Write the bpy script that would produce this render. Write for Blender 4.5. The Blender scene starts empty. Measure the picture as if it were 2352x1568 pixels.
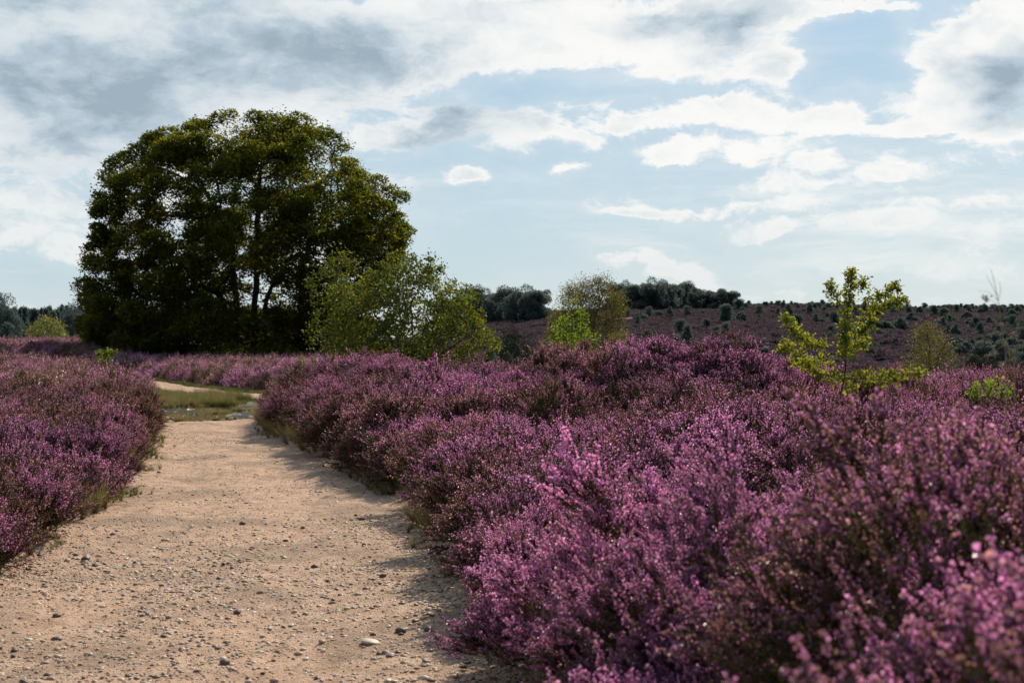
import bpy, math, random
import numpy as np
from mathutils import noise as mnoise, Vector

SC = bpy.context.scene
COL = SC.collection
rng = np.random.default_rng(11)
random.seed(5)
CAMZ = 1.6
FD = 3266.0            # focal length in units of the 2352 px wide layout sheet
def ss(a, b, x):
    t = np.clip((np.asarray(x, float) - a) / (b - a), 0, 1); return t * t * (3 - 2 * t)

# ------------------------------------------------------------------ terrain
RY = [0, 3, 6.65, 10.1, 12.6, 15.5, 18.2, 23, 29.5, 34, 37, 40]
RX = [.13, .08, -.03, -.37, -.83, -1.4, -2.27, -3.77, -5.3, -5.0, -3.6, -1.0]
LY = [0, 6, 9.56, 12.1, 13.15, 17, 22, 26.5, 32, 40]
LX = [-3.3, -3.2, -3.5, -3.78, -3.8, -4.5, -5.6, -6.7, -8.1, -10.0]
def XR(y): return np.interp(y, RY, RX)
def XL(y): return np.interp(y, LY, LX)
FARPATH = np.array([(4, 31), (-1, 34.5), (-5, 37.6), (-8, 41.5), (-11.5, 48), (-16.5, 59), (-24, 72), (-34, 84)])
POND = np.array([(-7.1, 27), (-4.6, 27), (-4.6, 33), (-4.9, 38), (-8.5, 43), (-11.3, 46), (-10.4, 41), (-8.6, 34)])
def dist_poly(x, y, P, closed=False):
    d = np.full(np.shape(x), 1e9); n = len(P)
    for i in range(n if closed else n - 1):
        a, b = P[i], P[(i + 1) % n]; ab = b - a
        t = np.clip(((x - a[0]) * ab[0] + (y - a[1]) * ab[1]) / (ab @ ab), 0, 1)
        d = np.minimum(d, np.hypot(x - a[0] - t * ab[0], y - a[1] - t * ab[1]))
    return d
def inside(x, y, P):
    c = np.zeros(np.shape(x), bool); n = len(P)
    for i in range(n):
        a, b = P[i], P[(i + 1) % n]
        if a[1] == b[1]: continue
        c ^= ((a[1] > y) != (b[1] > y)) & (x < (b[0] - a[0]) * (y - a[1]) / (b[1] - a[1]) + a[0])
    return c
def open_dist(x, y):
    """signed distance to the bare ground (path, junction); positive = heath"""
    x = np.asarray(x, float); y = np.asarray(y, float)
    dm = np.maximum(x - XR(y), XL(y) - x) * .93
    dm = np.where(y > 30, np.hypot(np.maximum(dm, 0), y - 30), dm)
    dp = dist_poly(x, y, POND, True); dp = np.where(inside(x, y, POND), -dp, dp)
    df = dist_poly(x, y, FARPATH) - 1.35
    return np.minimum(np.minimum(dm, dp), df)
BUMPS = [(2.1, 19.0, .50, 2.2), (-3.0, 26.5, .22, 1.6), (1.15, 2.6, .74, 1.05), (1.3, 4.2, .15, 1.0), (6.5, 19, .08, 3),
         (-.9, 24, -.12, 1.6), (.2, 16, -.15, 2.2)]
def bank(x, y):
    d = np.maximum(np.asarray(x) - XR(y), 0)
    P = .40 + 0 * x
    for bx, by, a, r in BUMPS:
        P = P + a * np.exp(-((x - bx) ** 2 + (y - by) ** 2) / (r * r))
    P = P - .24 * ss(2.7, 4.2, x)
    k = 1 - np.exp(-d / .95)
    return P * k * (1 - ss(25, 38, y)) * ss(-3, 1, y)
def vn(x, y, s, seed):
    """cheap smooth value noise, vectorised"""
    x = np.asarray(x, float) / s + seed * 17.3; y = np.asarray(y, float) / s - seed * 9.1
    xi = np.floor(x); yi = np.floor(y); fx = x - xi; fy = y - yi
    fx = fx * fx * (3 - 2 * fx); fy = fy * fy * (3 - 2 * fy)
    def h(a, b):
        v = np.sin(a * 127.1 + b * 311.7 + seed * 7.7) * 43758.5453; return v - np.floor(v)
    return (h(xi, yi) * (1 - fx) + h(xi + 1, yi) * fx) * (1 - fy) + (h(xi, yi + 1) * (1 - fx) + h(xi + 1, yi + 1) * fx) * fy
CU = [-.6, -.15, -.08, -.05, -.02, 0, .03, .08, .16, .25, .36, .6]
CZ = [1.2, 1.5, 2.2, 5.0, 9.0, 10.2, 12.6, 14.6, 15.6, 14.6, 13.6, 12.0]
def Z(x, y):
    x = np.asarray(x, float); y = np.asarray(y, float)
    ys = np.maximum(y, 25.0); u = x / ys
    wR = ss(-.12, .0, u)
    crest = np.interp(u, CU, CZ)
    val = -4.2 * ss(27, 80, y) * wR
    t = np.clip((y - 130) / 400, 0, 1); ramp = np.where(t < .9, t, .9 + .08 * (1 - np.exp(-(t - .9) / .08)))
    ramp = ramp + 0 * y
    hill = (crest + 4.2 * wR) * np.where(y > 130, ramp, 0) - 5 * ss(600, 1500, y) * wR
    left = .95 * ss(16, 27, -x) * ss(38, 85, y) * (1 - ss(90, 160, y))
    und = (vn(x, y, 9, 1) - .5) * .18 * ss(20, 50, y) + (vn(x, y, 45, 2) - .5) * 1.2 * ss(110, 240, y)
    od_ = open_dist(x, y); mask = ss(-.1, .8, od_)
    mound = ss(.1, 1.3, od_) * ((vn(x, y, 1.15, 5) - .5) * .34 + (vn(x, y, 2.6, 6) - .5) * .22) * (y < 60) * (y > 1)
    small = (vn(x, y, 1.6, 3) - .5) * .05 + (vn(x, y, .5, 4) - .5) * .018
    return bank(x, y) + val + hill + left + und * mask + small * (y < 60) + mound
def z1(x, y): return float(Z(np.array([x]), np.array([y]))[0])
def at(px, Y, py=784):       # layout-sheet pixel at a depth -> world point
    return ((px - 1176) / FD * Y, Y, CAMZ + (784 - py) / FD * Y)
def ray(px, py, y0=60, y1=545):
    ys = np.linspace(y0, y1, 1200); x = (px - 1176) / FD * ys; zr = CAMZ + (784 - py) / FD * ys
    g = Z(x, ys); hit = np.nonzero(g >= zr)[0]
    i = hit[0] if len(hit) else int(np.argmax(g - zr))
    return float(x[i]), float(ys[i]), float(g[i])

# ------------------------------------------------------------------ node helpers
def new_mat(name):
    m = bpy.data.materials.new(name); m.use_nodes = True; nt = m.node_tree; nt.nodes.clear()
    return m, nt
class NB:
    def __init__(s, nt): s.nt = nt
    def n(s, t, **k):
        nd = s.nt.nodes.new(t)
        for a, b in k.items(): setattr(nd, a, b)
        return nd
    def put(s, sock, v):
        if v is None: return
        if isinstance(v, bpy.types.NodeSocket): s.nt.links.new(v, sock)
        else:
            if sock.type == 'RGBA' and not isinstance(v, (int, float)) and len(v) == 3: v = (*v, 1)
            sock.default_value = v
    def m(s, op, a, b=None, c=None):
        nd = s.n('ShaderNodeMath', operation=op)
        s.put(nd.inputs[0], a); s.put(nd.inputs[1], b); s.put(nd.inputs[2], c); return nd.outputs[0]
    def v(s, op, a, b=None):
        nd = s.n('ShaderNodeVectorMath', operation=op)
        s.put(nd.inputs[0], a); s.put(nd.inputs[1], b)
        return nd.outputs['Value'] if op in ('LENGTH', 'DOT_PRODUCT') else nd.outputs[0]
    def mr(s, val, a, b, c, d, smooth=True):
        nd = s.n('ShaderNodeMapRange', interpolation_type='SMOOTHSTEP' if smooth else 'LINEAR')
        for i, q in enumerate((val, a, b, c, d)): s.put(nd.inputs[i], q)
        return nd.outputs[0]
    def mix(s, f, a, b, mode='MIX'):
        nd = s.n('ShaderNodeMix', data_type='RGBA', blend_type=mode)
        s.put(nd.inputs[0], f); s.put(nd.inputs[6], a); s.put(nd.inputs[7], b); return nd.outputs[2]
    def noise(s, vec, scale, detail=4, rough=.55, dist=0, out=0):
        nd = s.n('ShaderNodeTexNoise'); s.put(nd.inputs['Vector'], vec)
        nd.inputs['Scale'].default_value = scale; nd.inputs['Detail'].default_value = detail
        nd.inputs['Roughness'].default_value = rough; nd.inputs['Distortion'].default_value = dist
        return nd.outputs[out]
    def pos(s): return s.n('ShaderNodeNewGeometry').outputs['Position']
    def isl(s): return s.n('ShaderNodeNewGeometry').outputs['Random Per Island']
    def tint(s, name='tint'):
        nd = s.n('ShaderNodeAttribute', attribute_type='INSTANCER', attribute_name=name); return nd.outputs['Vector']
    def sep(s, v):
        nd = s.n('ShaderNodeSeparateXYZ'); s.put(nd.inputs[0], v); return nd.outputs
    def out(s, sh): s.nt.links.new(sh, s.n('ShaderNodeOutputMaterial').inputs[0])
    def leafy(s, col, trans=.4, gloss=.05, rough=.4, tcol=None):
        d = s.n('ShaderNodeBsdfDiffuse'); s.put(d.inputs[0], col)
        t = s.n('ShaderNodeBsdfTranslucent'); s.put(t.inputs[0], tcol if tcol is not None else col)
        mx = s.n('ShaderNodeMixShader'); mx.inputs[0].default_value = trans
        s.nt.links.new(d.outputs[0], mx.inputs[1]); s.nt.links.new(t.outputs[0], mx.inputs[2])
        if gloss <= 0: return mx.outputs[0]
        g = s.n('ShaderNodeBsdfGlossy'); g.inputs['Roughness'].default_value = rough; s.put(g.inputs[0], (.9, .9, .9))
        m2 = s.n('ShaderNodeMixShader'); m2.inputs[0].default_value = gloss
        s.nt.links.new(mx.outputs[0], m2.inputs[1]); s.nt.links.new(g.outputs[0], m2.inputs[2]); return m2.outputs[0]
def ramp(b, f, stops):
    nd = b.n('ShaderNodeValToRGB'); b.put(nd.inputs[0], f); cr = nd.color_ramp
    while len(cr.elements) < len(stops): cr.elements.new(.5)
    for e, (p, c) in zip(cr.elements, stops): e.position = p; e.color = (*c, 1)
    return nd.outputs[0]

def leaf_mat(name, stops, trans=.45, gloss=.06, rough=.35, tboost=1.6, nscale=.5, tshift=(1.25, 1.15, .5)):
    m, nt = new_mat(name); b = NB(nt)
    f = b.m('ADD', b.m('MULTIPLY', b.isl(), .6), b.m('MULTIPLY', b.m('SUBTRACT', b.noise(b.pos(), nscale, 2), .3), 1.0))
    col = ramp(b, f, stops)
    tc = b.mix(1.0, col, tuple(x * tboost for x in tshift), 'MULTIPLY')
    b.out(b.leafy(col, trans, gloss, rough, tc)); return m
def bark_mat(name, c1, c2, sc=6):
    m, nt = new_mat(name); b = NB(nt); p = b.n('ShaderNodeBsdfPrincipled')
    tc = b.v('MULTIPLY', b.pos(), (1, 1, .25)); f = b.noise(tc, sc, 6, .65)
    b.put(p.inputs['Base Color'], ramp(b, f, [(.3, c1), (.7, c2)])); p.inputs['Roughness'].default_value = .9
    bp = b.n('ShaderNodeBump'); bp.inputs['Strength'].default_value = .6; b.put(bp.inputs['Height'], f); b.put(p.inputs['Normal'], bp.outputs[0])
    b.out(p.outputs[0]); return m

def heather_mats(tag, far=False):
    out = []
    # flowers: tint.x = bloom (0 brown .. 1 pink), tint.y = brightness, tint.z = hue pink..violet
    m, nt = new_mat('heather_flower_' + tag); b = NB(nt); t = b.sep(b.tint())
    r = b.isl()
    fresh = b.mix(b.m('MULTIPLY_ADD', r, .7, b.m('MULTIPLY', t[2], .3)), (.47, .155, .36), (.78, .44, .63))
    old = b.mix(r, (.17, .10, .05), (.48, .30, .21))
    bl = b.m('ADD', t[0], b.m('MULTIPLY', b.m('SUBTRACT', b.m('FRACT', b.m('MULTIPLY', r, 13.7)), .5), .75))
    col = b.mix(b.mr(bl, .25, .75, 0, 1), old, fresh)
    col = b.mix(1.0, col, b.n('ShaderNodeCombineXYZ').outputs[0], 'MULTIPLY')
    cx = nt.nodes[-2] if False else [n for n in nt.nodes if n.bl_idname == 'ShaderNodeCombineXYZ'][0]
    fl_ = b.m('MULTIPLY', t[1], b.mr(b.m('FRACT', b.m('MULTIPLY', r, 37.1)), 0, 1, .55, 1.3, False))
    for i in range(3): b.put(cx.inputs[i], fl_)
    tc = b.mix(1.0, col, (1.25, 1.0, 1.2), 'MULTIPLY')
    b.out(b.leafy(col, .52, 0 if far else .085, .33, tc)); out.append(m)
    m, nt = new_mat('heather_leaf_' + tag); b = NB(nt); t = b.sep(b.tint())
    col = b.mix(b.isl(), (.045, .065, .014), (.15, .14, .045)); col = b.mix(b.m('MULTIPLY', t[2], .5), col, (.14, .085, .05))
    b.out(b.leafy(col, .3, .03, .4)); out.append(m)
    m, nt = new_mat('heather_stem_' + tag); b = NB(nt)
    b.out(b.leafy(b.mix(b.isl(), (.06, .035, .022), (.17, .10, .06)), .1, 0)); out.append(m)
    return out

# ------------------------------------------------------------------ mesh helpers
class Geo:
    def __init__(s): s.v = []; s.f = []; s.m = []; s.n = 0
    def add(s, v, f, m=0):
        v = np.asarray(v, np.float32).reshape(-1, 3); f = np.asarray(f, np.int64).reshape(-1, 3)
        s.v.append(v); s.f.append(f + s.n); s.m.append(np.full(len(f), m, np.int32)); s.n += len(v)
    def mesh(s, name, mats, smooth=False):
        v = np.concatenate(s.v); f = np.concatenate(s.f); mi = np.concatenate(s.m)
        me = bpy.data.meshes.new(name)
        me.vertices.add(len(v)); me.vertices.foreach_set('co', v.ravel())
        me.loops.add(len(f) * 3); me.loops.foreach_set('vertex_index', f.ravel().astype(np.int32))
        me.polygons.add(len(f)); me.polygons.foreach_set('loop_start', np.arange(0, len(f) * 3, 3, dtype=np.int32))
        for mt in mats: me.materials.append(mt)
        me.polygons.foreach_set('material_index', mi)
        if smooth: me.polygons.foreach_set('use_smooth', np.ones(len(f), bool))
        me.update(calc_edges=True)
        return me
def link(name, me, parent=None, loc=None, rotz=0):
    o = bpy.data.objects.new(name, me); COL.objects.link(o)
    if loc is not None: o.location = loc
    o.rotation_euler.z = rotz
    if parent is not None: o.parent = parent
    return o
def tag(o, label=None, cat=None, group=None, kind=None):
    if label: o['label'] = label
    if cat: o['category'] = cat
    if group: o['group'] = group
    if kind: o['kind'] = kind
    return o
def empty(name, loc, label, cat, group=None, rotz=0):
    o = bpy.data.objects.new(name, None); COL.objects.link(o); o.location = loc; o.rotation_euler.z = rotz
    o.empty_display_size = .3
    return tag(o, label, cat, group)
def unit(v): return v / np.maximum(np.linalg.norm(v, axis=-1, keepdims=True), 1e-9)
def frames(d, spin=None):
    """orthonormal frames (N,3,3), columns x,y,z with z=d"""
    d = unit(d); a = np.where(np.abs(d[:, 2:3]) < .95, [[0, 0, 1.]], [[1., 0, 0]])
    x = unit(np.cross(a, d)); y = np.cross(d, x)
    if spin is not None:
        c, s_ = np.cos(spin)[:, None], np.sin(spin)[:, None]; x, y = x * c + y * s_, y * c - x * s_
    return np.stack([x, y, d], -1)
def stamp(g, tv, tf, P, R, S, mat):
    """copy a small template (tv,tf) to points P with frames R and sizes S"""
    tv = np.asarray(tv, float); tf = np.asarray(tf); N = len(P)
    if N == 0: return
    S = np.asarray(S, float).reshape(N, 1, -1)
    v = np.einsum('nij,nkj->nki', R, tv[None] * S) + P[:, None]
    f = tf[None] + (np.arange(N) * len(tv))[:, None, None]
    g.add(v, f, mat)
def tubes(g, A, B, ra, rb, k=5, mat=0):
    A, B = np.asarray(A, float), np.asarray(B, float)
    if len(A) == 0: return
    R = frames(B - A); ang = np.arange(k) / k * 2 * np.pi
    ring = np.stack([np.cos(ang), np.sin(ang), 0 * ang], -1)
    ro = np.einsum('nij,kj->nki', R, ring)
    va = A[:, None] + ro * np.asarray(ra).reshape(-1, 1, 1); vb = B[:, None] + ro * np.asarray(rb).reshape(-1, 1, 1)
    v = np.concatenate([va, vb], 1); i = np.arange(k); j = (i + 1) % k
    t = np.concatenate([np.stack([i, j, j + k], -1), np.stack([i, j + k, i + k], -1)])
    g.add(v, t[None] + (np.arange(len(A)) * 2 * k)[:, None, None], mat)
def poly_tube(g, pts, radii, k=6, mat=0):
    """one continuous tube along a polyline"""
    P = np.asarray(pts, float); n = len(P); T = np.gradient(P, axis=0); R = frames(T); ang = np.arange(k) / k * 2 * np.pi
    ring = np.stack([np.cos(ang), np.sin(ang), 0 * ang], -1)
    v = (P[:, None] + np.einsum('nij,kj->nki', R, ring) * np.asarray(radii).reshape(-1, 1, 1)).reshape(-1, 3)
    f = []
    for a in range(n - 1):
        for i in range(k):
            j = (i + 1) % k; f += [(a * k + i, a * k + j, a * k + k + j), (a * k + i, a * k + k + j, a * k + k + i)]
    g.add(v, f, mat)
def smooth_line(pts, n, wob=0):
    P = np.asarray(pts, float); t = np.linspace(0, len(P) - 1, n); i = np.clip(t.astype(int), 0, len(P) - 2); f = (t - i)[:, None]
    P0 = P[np.maximum(i - 1, 0)]; P1 = P[i]; P2 = P[i + 1]; P3 = P[np.minimum(i + 2, len(P) - 1)]
    Q = .5 * (2 * P1 + (P2 - P0) * f + (2 * P0 - 5 * P1 + 4 * P2 - P3) * f ** 2 + (3 * P1 - P0 - 3 * P2 + P3) * f ** 3)
    if wob: Q = Q + rng.normal(0, wob, Q.shape)
    return Q
DIAMOND = ([(0, 0, 0), (.28, 0, .5), (0, 0, 1), (-.28, 0, .5)], [(0, 1, 2), (0, 2, 3)])
FOLD = ([(0, 0, 0), (.32, .08, .45), (0, -.05, 1), (-.32, .08, .45)], [(0, 1, 2), (0, 2, 3)])
ROUND = ([(0, 0, 0), (.3, .06, .2), (.36, .05, .5), (0, -.03, 1), (-.36, .05, .5), (-.3, .06, .2)], [(0, 1, 3), (1, 2, 3), (0, 3, 5), (5, 3, 4)])
OAKV = [(0, 0, 0), (.07, .0, .12), (.16, .02, .22), (.10, 0, .32), (.25, .03, .42), (.15, 0, .52), (.30, .03, .64), (.17, 0, .74), (.2, .02, .86), (0, -.04, 1),
        (-.2, .02, .86), (-.17, 0, .74), (-.30, .03, .64), (-.15, 0, .52), (-.25, .03, .42), (-.10, 0, .32), (-.16, .02, .22), (-.07, 0, .12), (0, -.03, .5)]
OAK = (OAKV, [(18, i, i + 1) for i in range(0, 17)] + [(18, 17, 0)])
def rand_dir(n, up=0.0):
    d = rng.normal(size=(n, 3)); d = unit(d); d[:, 2] += up; return unit(d)

# ------------------------------------------------------------------ branching trees (space colonisation)
def colonize(att, chains, step, infl, kill, iters=160, grav=0.0):
    nodes = []; par = []
    for ch in chains:
        ch = np.asarray(ch, float); seg = np.linalg.norm(np.diff(ch, axis=0), axis=1); L = np.concatenate([[0], np.cumsum(seg)])
        n = max(2, int(L[-1] / step) + 1); t = np.linspace(0, L[-1], n); base = len(nodes)
        P = np.stack([np.interp(t, L, ch[:, i]) for i in range(3)], -1); P[1:-1] += rng.normal(0, step * .08, P[1:-1].shape)
        for i, p in enumerate(P): nodes.append(p); par.append(-1 if i == 0 else base + i - 1)
    N = np.array(nodes); par = list(par)
    att = att.copy(); D = np.full(len(att), 1e9); I = np.zeros(len(att), int)
    def upd(new, off):
        nonlocal D, I
        for c in range(0, len(new), 400):
            dd = np.linalg.norm(att[:, None] - new[None, c:c + 400], axis=2); j = dd.argmin(1); m = dd[np.arange(len(att)), j]
            b = m < D; D = np.where(b, m, D); I = np.where(b, j + off + c, I)
    upd(N, 0)
    for it in range(iters):
        act = D < infl
        if not act.any(): infl *= 1.5; 
        if it > 0 and len(att) == 0: break
        ids, inv = np.unique(I[act], return_inverse=True)
        if len(ids) == 0: continue
        dirs = unit(att[act] - N[I[act]]); acc = np.zeros((len(ids), 3)); np.add.at(acc, inv, dirs)
        acc = unit(acc) + rng.normal(0, .18, acc.shape); acc[:, 2] += grav
        new = N[ids] + unit(acc) * step * rng.uniform(.8, 1.15, (len(ids), 1))
        off = len(N); N = np.concatenate([N, new]); par += list(ids)
        upd(new, off); keep = D > kill; att, D, I = att[keep], D[keep], I[keep]
        if len(att) < 3: break
        if len(N) > 16000: break
    return N, np.array(par)
def radii(N, par, r0, e=2.3):
    w = np.zeros(len(N)); has = np.zeros(len(N), bool)
    for i in range(len(N) - 1, -1, -1):
        if w[i] == 0: w[i] = r0 ** e
        if par[i] >= 0: w[par[i]] += w[i]; has[par[i]] = True
    return w ** (1 / e), ~has
def prof_attr(prof, Y, cx, cz0, n, depth=.8, shell=.5, hole=.0, hscale=2.0, inner=0.0, seed=0, lump=.0):
    """attractor points that fill the outline prof [(py, leftpx, rightpx)] taken as a body of revolution; local coords, origin (cx, z cz0)"""
    prof = sorted(prof); py = [p[0] for p in prof]; out = []
    k = Y / FD
    while len(out) < n:
        m = n * 3
        y = rng.uniform(py[0], py[-1], m); l = np.interp(y, py, [p[1] for p in prof]); r = np.interp(y, py, [p[2] for p in prof])
        hw = (r - l) / 2; ok = rng.uniform(0, 1, m) < (hw / hw.max()) ** 1.5; y, l, r, hw = y[ok], l[ok], r[ok], hw[ok]
        a = rng.uniform(0, 2 * np.pi, len(y)); q = rng.uniform(inner, 1, len(y)) ** shell
        x = ((l + r) / 2 + hw * q * np.cos(a) - cx) * k; dy = hw * q * np.sin(a) * depth * k; z = CAMZ + (784 - y) * k - cz0
        P = np.stack([x, dy, z], -1)
        for p in P:
            if hole <= 0 or mnoise.noise(Vector((p[0] / hscale + seed, p[1] / hscale, p[2] / hscale))) > -0.5 + hole: out.append(p)
            if len(out) >= n: break
    return np.array(out)
def leaves_at(g, P, n_each, spread, size, tmpl, mat=0, up=.0, droop=0, flat=.0):
    n = len(P) * n_each; C = np.repeat(P, n_each, 0) + rng.normal(0, 1, (n, 3)) * spread
    d = rand_dir(n, up); d[:, 2] -= droop; R = frames(d, rng.uniform(0, 6.28, n))
    if flat > 0:      # turn blades towards the sky so that a bough reads as layers
        h = rng.normal(size=(n, 3)); h[:, 2] *= (1 - flat); z = unit(h); up_ = unit(np.array([0, 0, 1.]) + rng.normal(0, .5, (n, 3)))
        x = unit(np.cross(up_, z)); R = np.stack([x, np.cross(z, x), z], -1)
    stamp(g, tmpl[0], tmpl[1], C, R, rng.uniform(.7, 1.25, n) * size, mat)
def grow_tree(name, loc, label, cat, att, chains, step, infl, kill, r0, bark, leafm, n_each, spread, size, tmpl,
              thin=2.5, group=None, grav=0, up=.1, droop=0, flat=0, k=5, e=2.3, extra=None, trunk_name='trunk', crown_name='crown', keep=1.0, iters=160):
    N, par = colonize(att, chains, step, infl, kill, grav=grav, iters=iters); r, tip = radii(N, par, r0, e)
    root = empty(name, loc, label, cat, group)
    g = Geo(); c = np.nonzero(par >= 0)[0]; pr = np.array(par)[c]
    tubes(g, N[pr], N[c], np.minimum(r[pr], r[c] * 1.35), r[c], k); link(trunk_name, g.mesh(trunk_name, [bark], True), root)
    th = N[(r < r0 * thin)]
    if keep < 1: th = th[rng.uniform(0, 1, len(th)) < keep]
    g = Geo(); leaves_at(g, th, n_each, spread, size, tmpl, 0, up, droop, flat)
    if extra is not None: extra(g)
    link(crown_name, g.mesh(crown_name, [leafm]), root)
    return root, N, r

# ------------------------------------------------------------------ scatter as ONE object (uncountable cover)
HID = {}
def source(name, meshes):
    c = bpy.data.collections.new(name)
    for i, me in enumerate(meshes):
        o = bpy.data.objects.new(f'{name}_{i:02d}', me); c.objects.link(o)
    HID[name] = c; return c
def gn_group(name, coll):
    ng = bpy.data.node_groups.new(name, 'GeometryNodeTree')
    ng.interface.new_socket('Geometry', in_out='INPUT', socket_type='NodeSocketGeometry'); ng.interface.new_socket('Geometry', in_out='OUTPUT', socket_type='NodeSocketGeometry')
    N = ng.nodes; L = ng.links; gi = N.new('NodeGroupInput'); go = N.new('NodeGroupOutput'); iop = N.new('GeometryNodeInstanceOnPoints')
    ci = N.new('GeometryNodeCollectionInfo'); ci.inputs['Collection'].default_value = coll; ci.inputs['Separate Children'].default_value = True; ci.inputs['Reset Children'].default_value = True
    def attr(n, t):
        a = N.new('GeometryNodeInputNamedAttribute'); a.data_type = t; a.inputs['Name'].default_value = n; return a.outputs[0]
    e2r = N.new('FunctionNodeEulerToRotation'); L.new(attr('rot', 'FLOAT_VECTOR'), e2r.inputs[0])
    L.new(gi.outputs[0], iop.inputs['Points']); L.new(ci.outputs[0], iop.inputs['Instance']); iop.inputs['Pick Instance'].default_value = True
    L.new(attr('idx', 'INT'), iop.inputs['Instance Index']); L.new(e2r.outputs[0], iop.inputs['Rotation']); L.new(attr('scl', 'FLOAT_VECTOR'), iop.inputs['Scale'])
    L.new(iop.outputs[0], go.inputs[0]); return ng
def scatter(name, label, cat, coll, P, R, S, idx, tint):
    P = np.asarray(P, np.float32); n = len(P)
    me = bpy.data.meshes.new(name); me.vertices.add(n); me.vertices.foreach_set('co', P.ravel())
    b = -np.arcsin(np.clip(R[:, 2, 0], -1, 1)); a = np.arctan2(R[:, 2, 1], R[:, 2, 2]); c = np.arctan2(R[:, 1, 0], R[:, 0, 0])
    S = np.asarray(S, np.float32); S = np.repeat(S[:, None], 3, 1) if S.ndim == 1 else S
    for nm, ty, arr, key in (('rot', 'FLOAT_VECTOR', np.stack([a, b, c], -1), 'vector'), ('scl', 'FLOAT_VECTOR', S, 'vector'), ('idx', 'INT', idx, 'value'), ('tint', 'FLOAT_VECTOR', tint, 'vector')):
        at_ = me.attributes.new(nm, ty, 'POINT'); at_.data.foreach_set(key, np.ascontiguousarray(arr, np.int32 if ty == 'INT' else np.float32).ravel())
    o = link(name, me); md = o.modifiers.new('scatter', 'NODES'); md.node_group = gn_group(name, coll)
    return tag(o, label, cat, None, 'stuff')

# ------------------------------------------------------------------ ground, path
def grid_mesh(name, xs, ys, zf, mat, smooth=True):
    X, Y = np.meshgrid(xs, ys); Zz = zf(X.ravel(), Y.ravel()); g = Geo(); nx, ny = len(xs), len(ys)
    i = (np.arange(ny - 1)[:, None] * nx + np.arange(nx - 1)[None]).ravel()
    f = np.concatenate([np.stack([i, i + 1, i + nx + 1], -1), np.stack([i, i + nx + 1, i + nx], -1)])
    g.add(np.stack([X.ravel(), Y.ravel(), Zz], -1), f); return link(name, g.mesh(name, [mat], smooth))
def ground_material():
    m, nt = new_mat('heath_soil'); b = NB(nt); P = b.pos(); p = b.n('ShaderNodeBsdfPrincipled'); p.inputs['Roughness'].default_value = .95; p.inputs['Specular IOR Level'].default_value = .1
    near = ramp(b, b.noise(P, 6, 6, .7), [(.3, (.035, .024, .014)), (.6, (.085, .06, .035)), (.8, (.06, .065, .02))])
    n1 = b.noise(b.v('MULTIPLY', P, (1, .35, 1)), .09, 5, .65); n2 = b.noise(b.v('MULTIPLY', P, (1, .4, 1)), .7, 6, .7)
    far = ramp(b, n2, [(.3, (.055, .034, .046)), (.5, (.115, .06, .10)), (.7, (.17, .10, .145))])
    far = b.mix(b.mr(n1, .50, .62, 0, .75), far, (.20, .16, .09))
    yy = b.sep(P)[1]; col = b.mix(b.mr(yy, 70, 130, 0, 1), near, far)
    b.put(p.inputs['Base Color'], col)
    bp = b.n('ShaderNodeBump'); bp.inputs['Strength'].default_value = .8; bp.inputs['Distance'].default_value = .4; b.put(bp.inputs['Height'], n2); b.put(p.inputs['Normal'], bp.outputs[0])
    b.out(p.outputs[0]); return m
def sand_material(name='sand', grassy=0.0):
    m, nt = new_mat(name); b = NB(nt); P = b.pos(); p = b.n('ShaderNodeBsdfPrincipled'); p.inputs['Roughness'].default_value = .9; p.inputs['Specular IOR Level'].default_value = .15
    big = b.noise(P, .9, 5, .6); mid = b.noise(b.v('MULTIPLY', P, (1, .7, 1)), 7, 6, .7); fine = b.noise(P, 60, 5, .75)
    col = ramp(b, mid, [(.25, (.25, .155, .10)), (.45, (.52, .33, .217)), (.72, (.69, .475, .33))])
    col = b.mix(b.mr(big, .47, .62, 0, .6), col, (.27, .185, .125))
    sp = ramp(b, fine, [(.34, (.36, .32, .29)), (.47, (1, 1, 1)), (.58, (1.0, 1.0, 1.0)), (.68, (1.4, 1.36, 1.3))])
    col = b.mix(.85, col, sp, 'MULTIPLY')
    peb = b.n('ShaderNodeTexVoronoi'); peb.inputs['Scale'].default_value = 38; b.put(peb.inputs['Vector'], P)
    pm = b.m('MULTIPLY', b.mr(peb.outputs['Distance'], .18, .3, 1, 0), b.mr(b.noise(P, 2.2, 3), .36, .56, .35, 1.0))
    pc = ramp(b, b.sep(peb.outputs['Color'])[0], [(.1, (.09, .07, .06)), (.45, (.30, .22, .15)), (.8, (.55, .47, .38)), (1, (.62, .58, .5))])
    col = b.mix(pm, col, pc)
    b.put(p.inputs['Base Color'], col)
    h = b.m('ADD', b.m('MULTIPLY', mid, .6), b.m('ADD', b.m('MULTIPLY', fine, .18), b.m('MULTIPLY', pm, .18)))
    bp = b.n('ShaderNodeBump'); bp.inputs['Strength'].default_value = .9; bp.inputs['Distance'].default_value = .06; b.put(bp.inputs['Height'], h); b.put(p.inputs['Normal'], bp.outputs[0])
    b.out(p.outputs[0]); return m
def turf_material():
    m, nt = new_mat('turf_soil'); b = NB(nt); P = b.pos(); p = b.n('ShaderNodeBsdfPrincipled'); p.inputs['Roughness'].default_value = .95
    b.put(p.inputs['Base Color'], ramp(b, b.noise(P, 2.5, 6, .7), [(.3, (.07, .05, .025)), (.5, (.095, .09, .03)), (.72, (.15, .13, .05))]))
    b.out(p.outputs[0]); return m
SOIL = ground_material(); SAND = sand_material(); TURF = turf_material()
_neg = -np.geomspace(.25, 2500, 120)[::-1] ; _pos = np.geomspace(.25, 2500, 120)
xs = np.unique(np.concatenate([_neg, np.arange(-12, 8.01, .2), _pos]))
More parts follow.
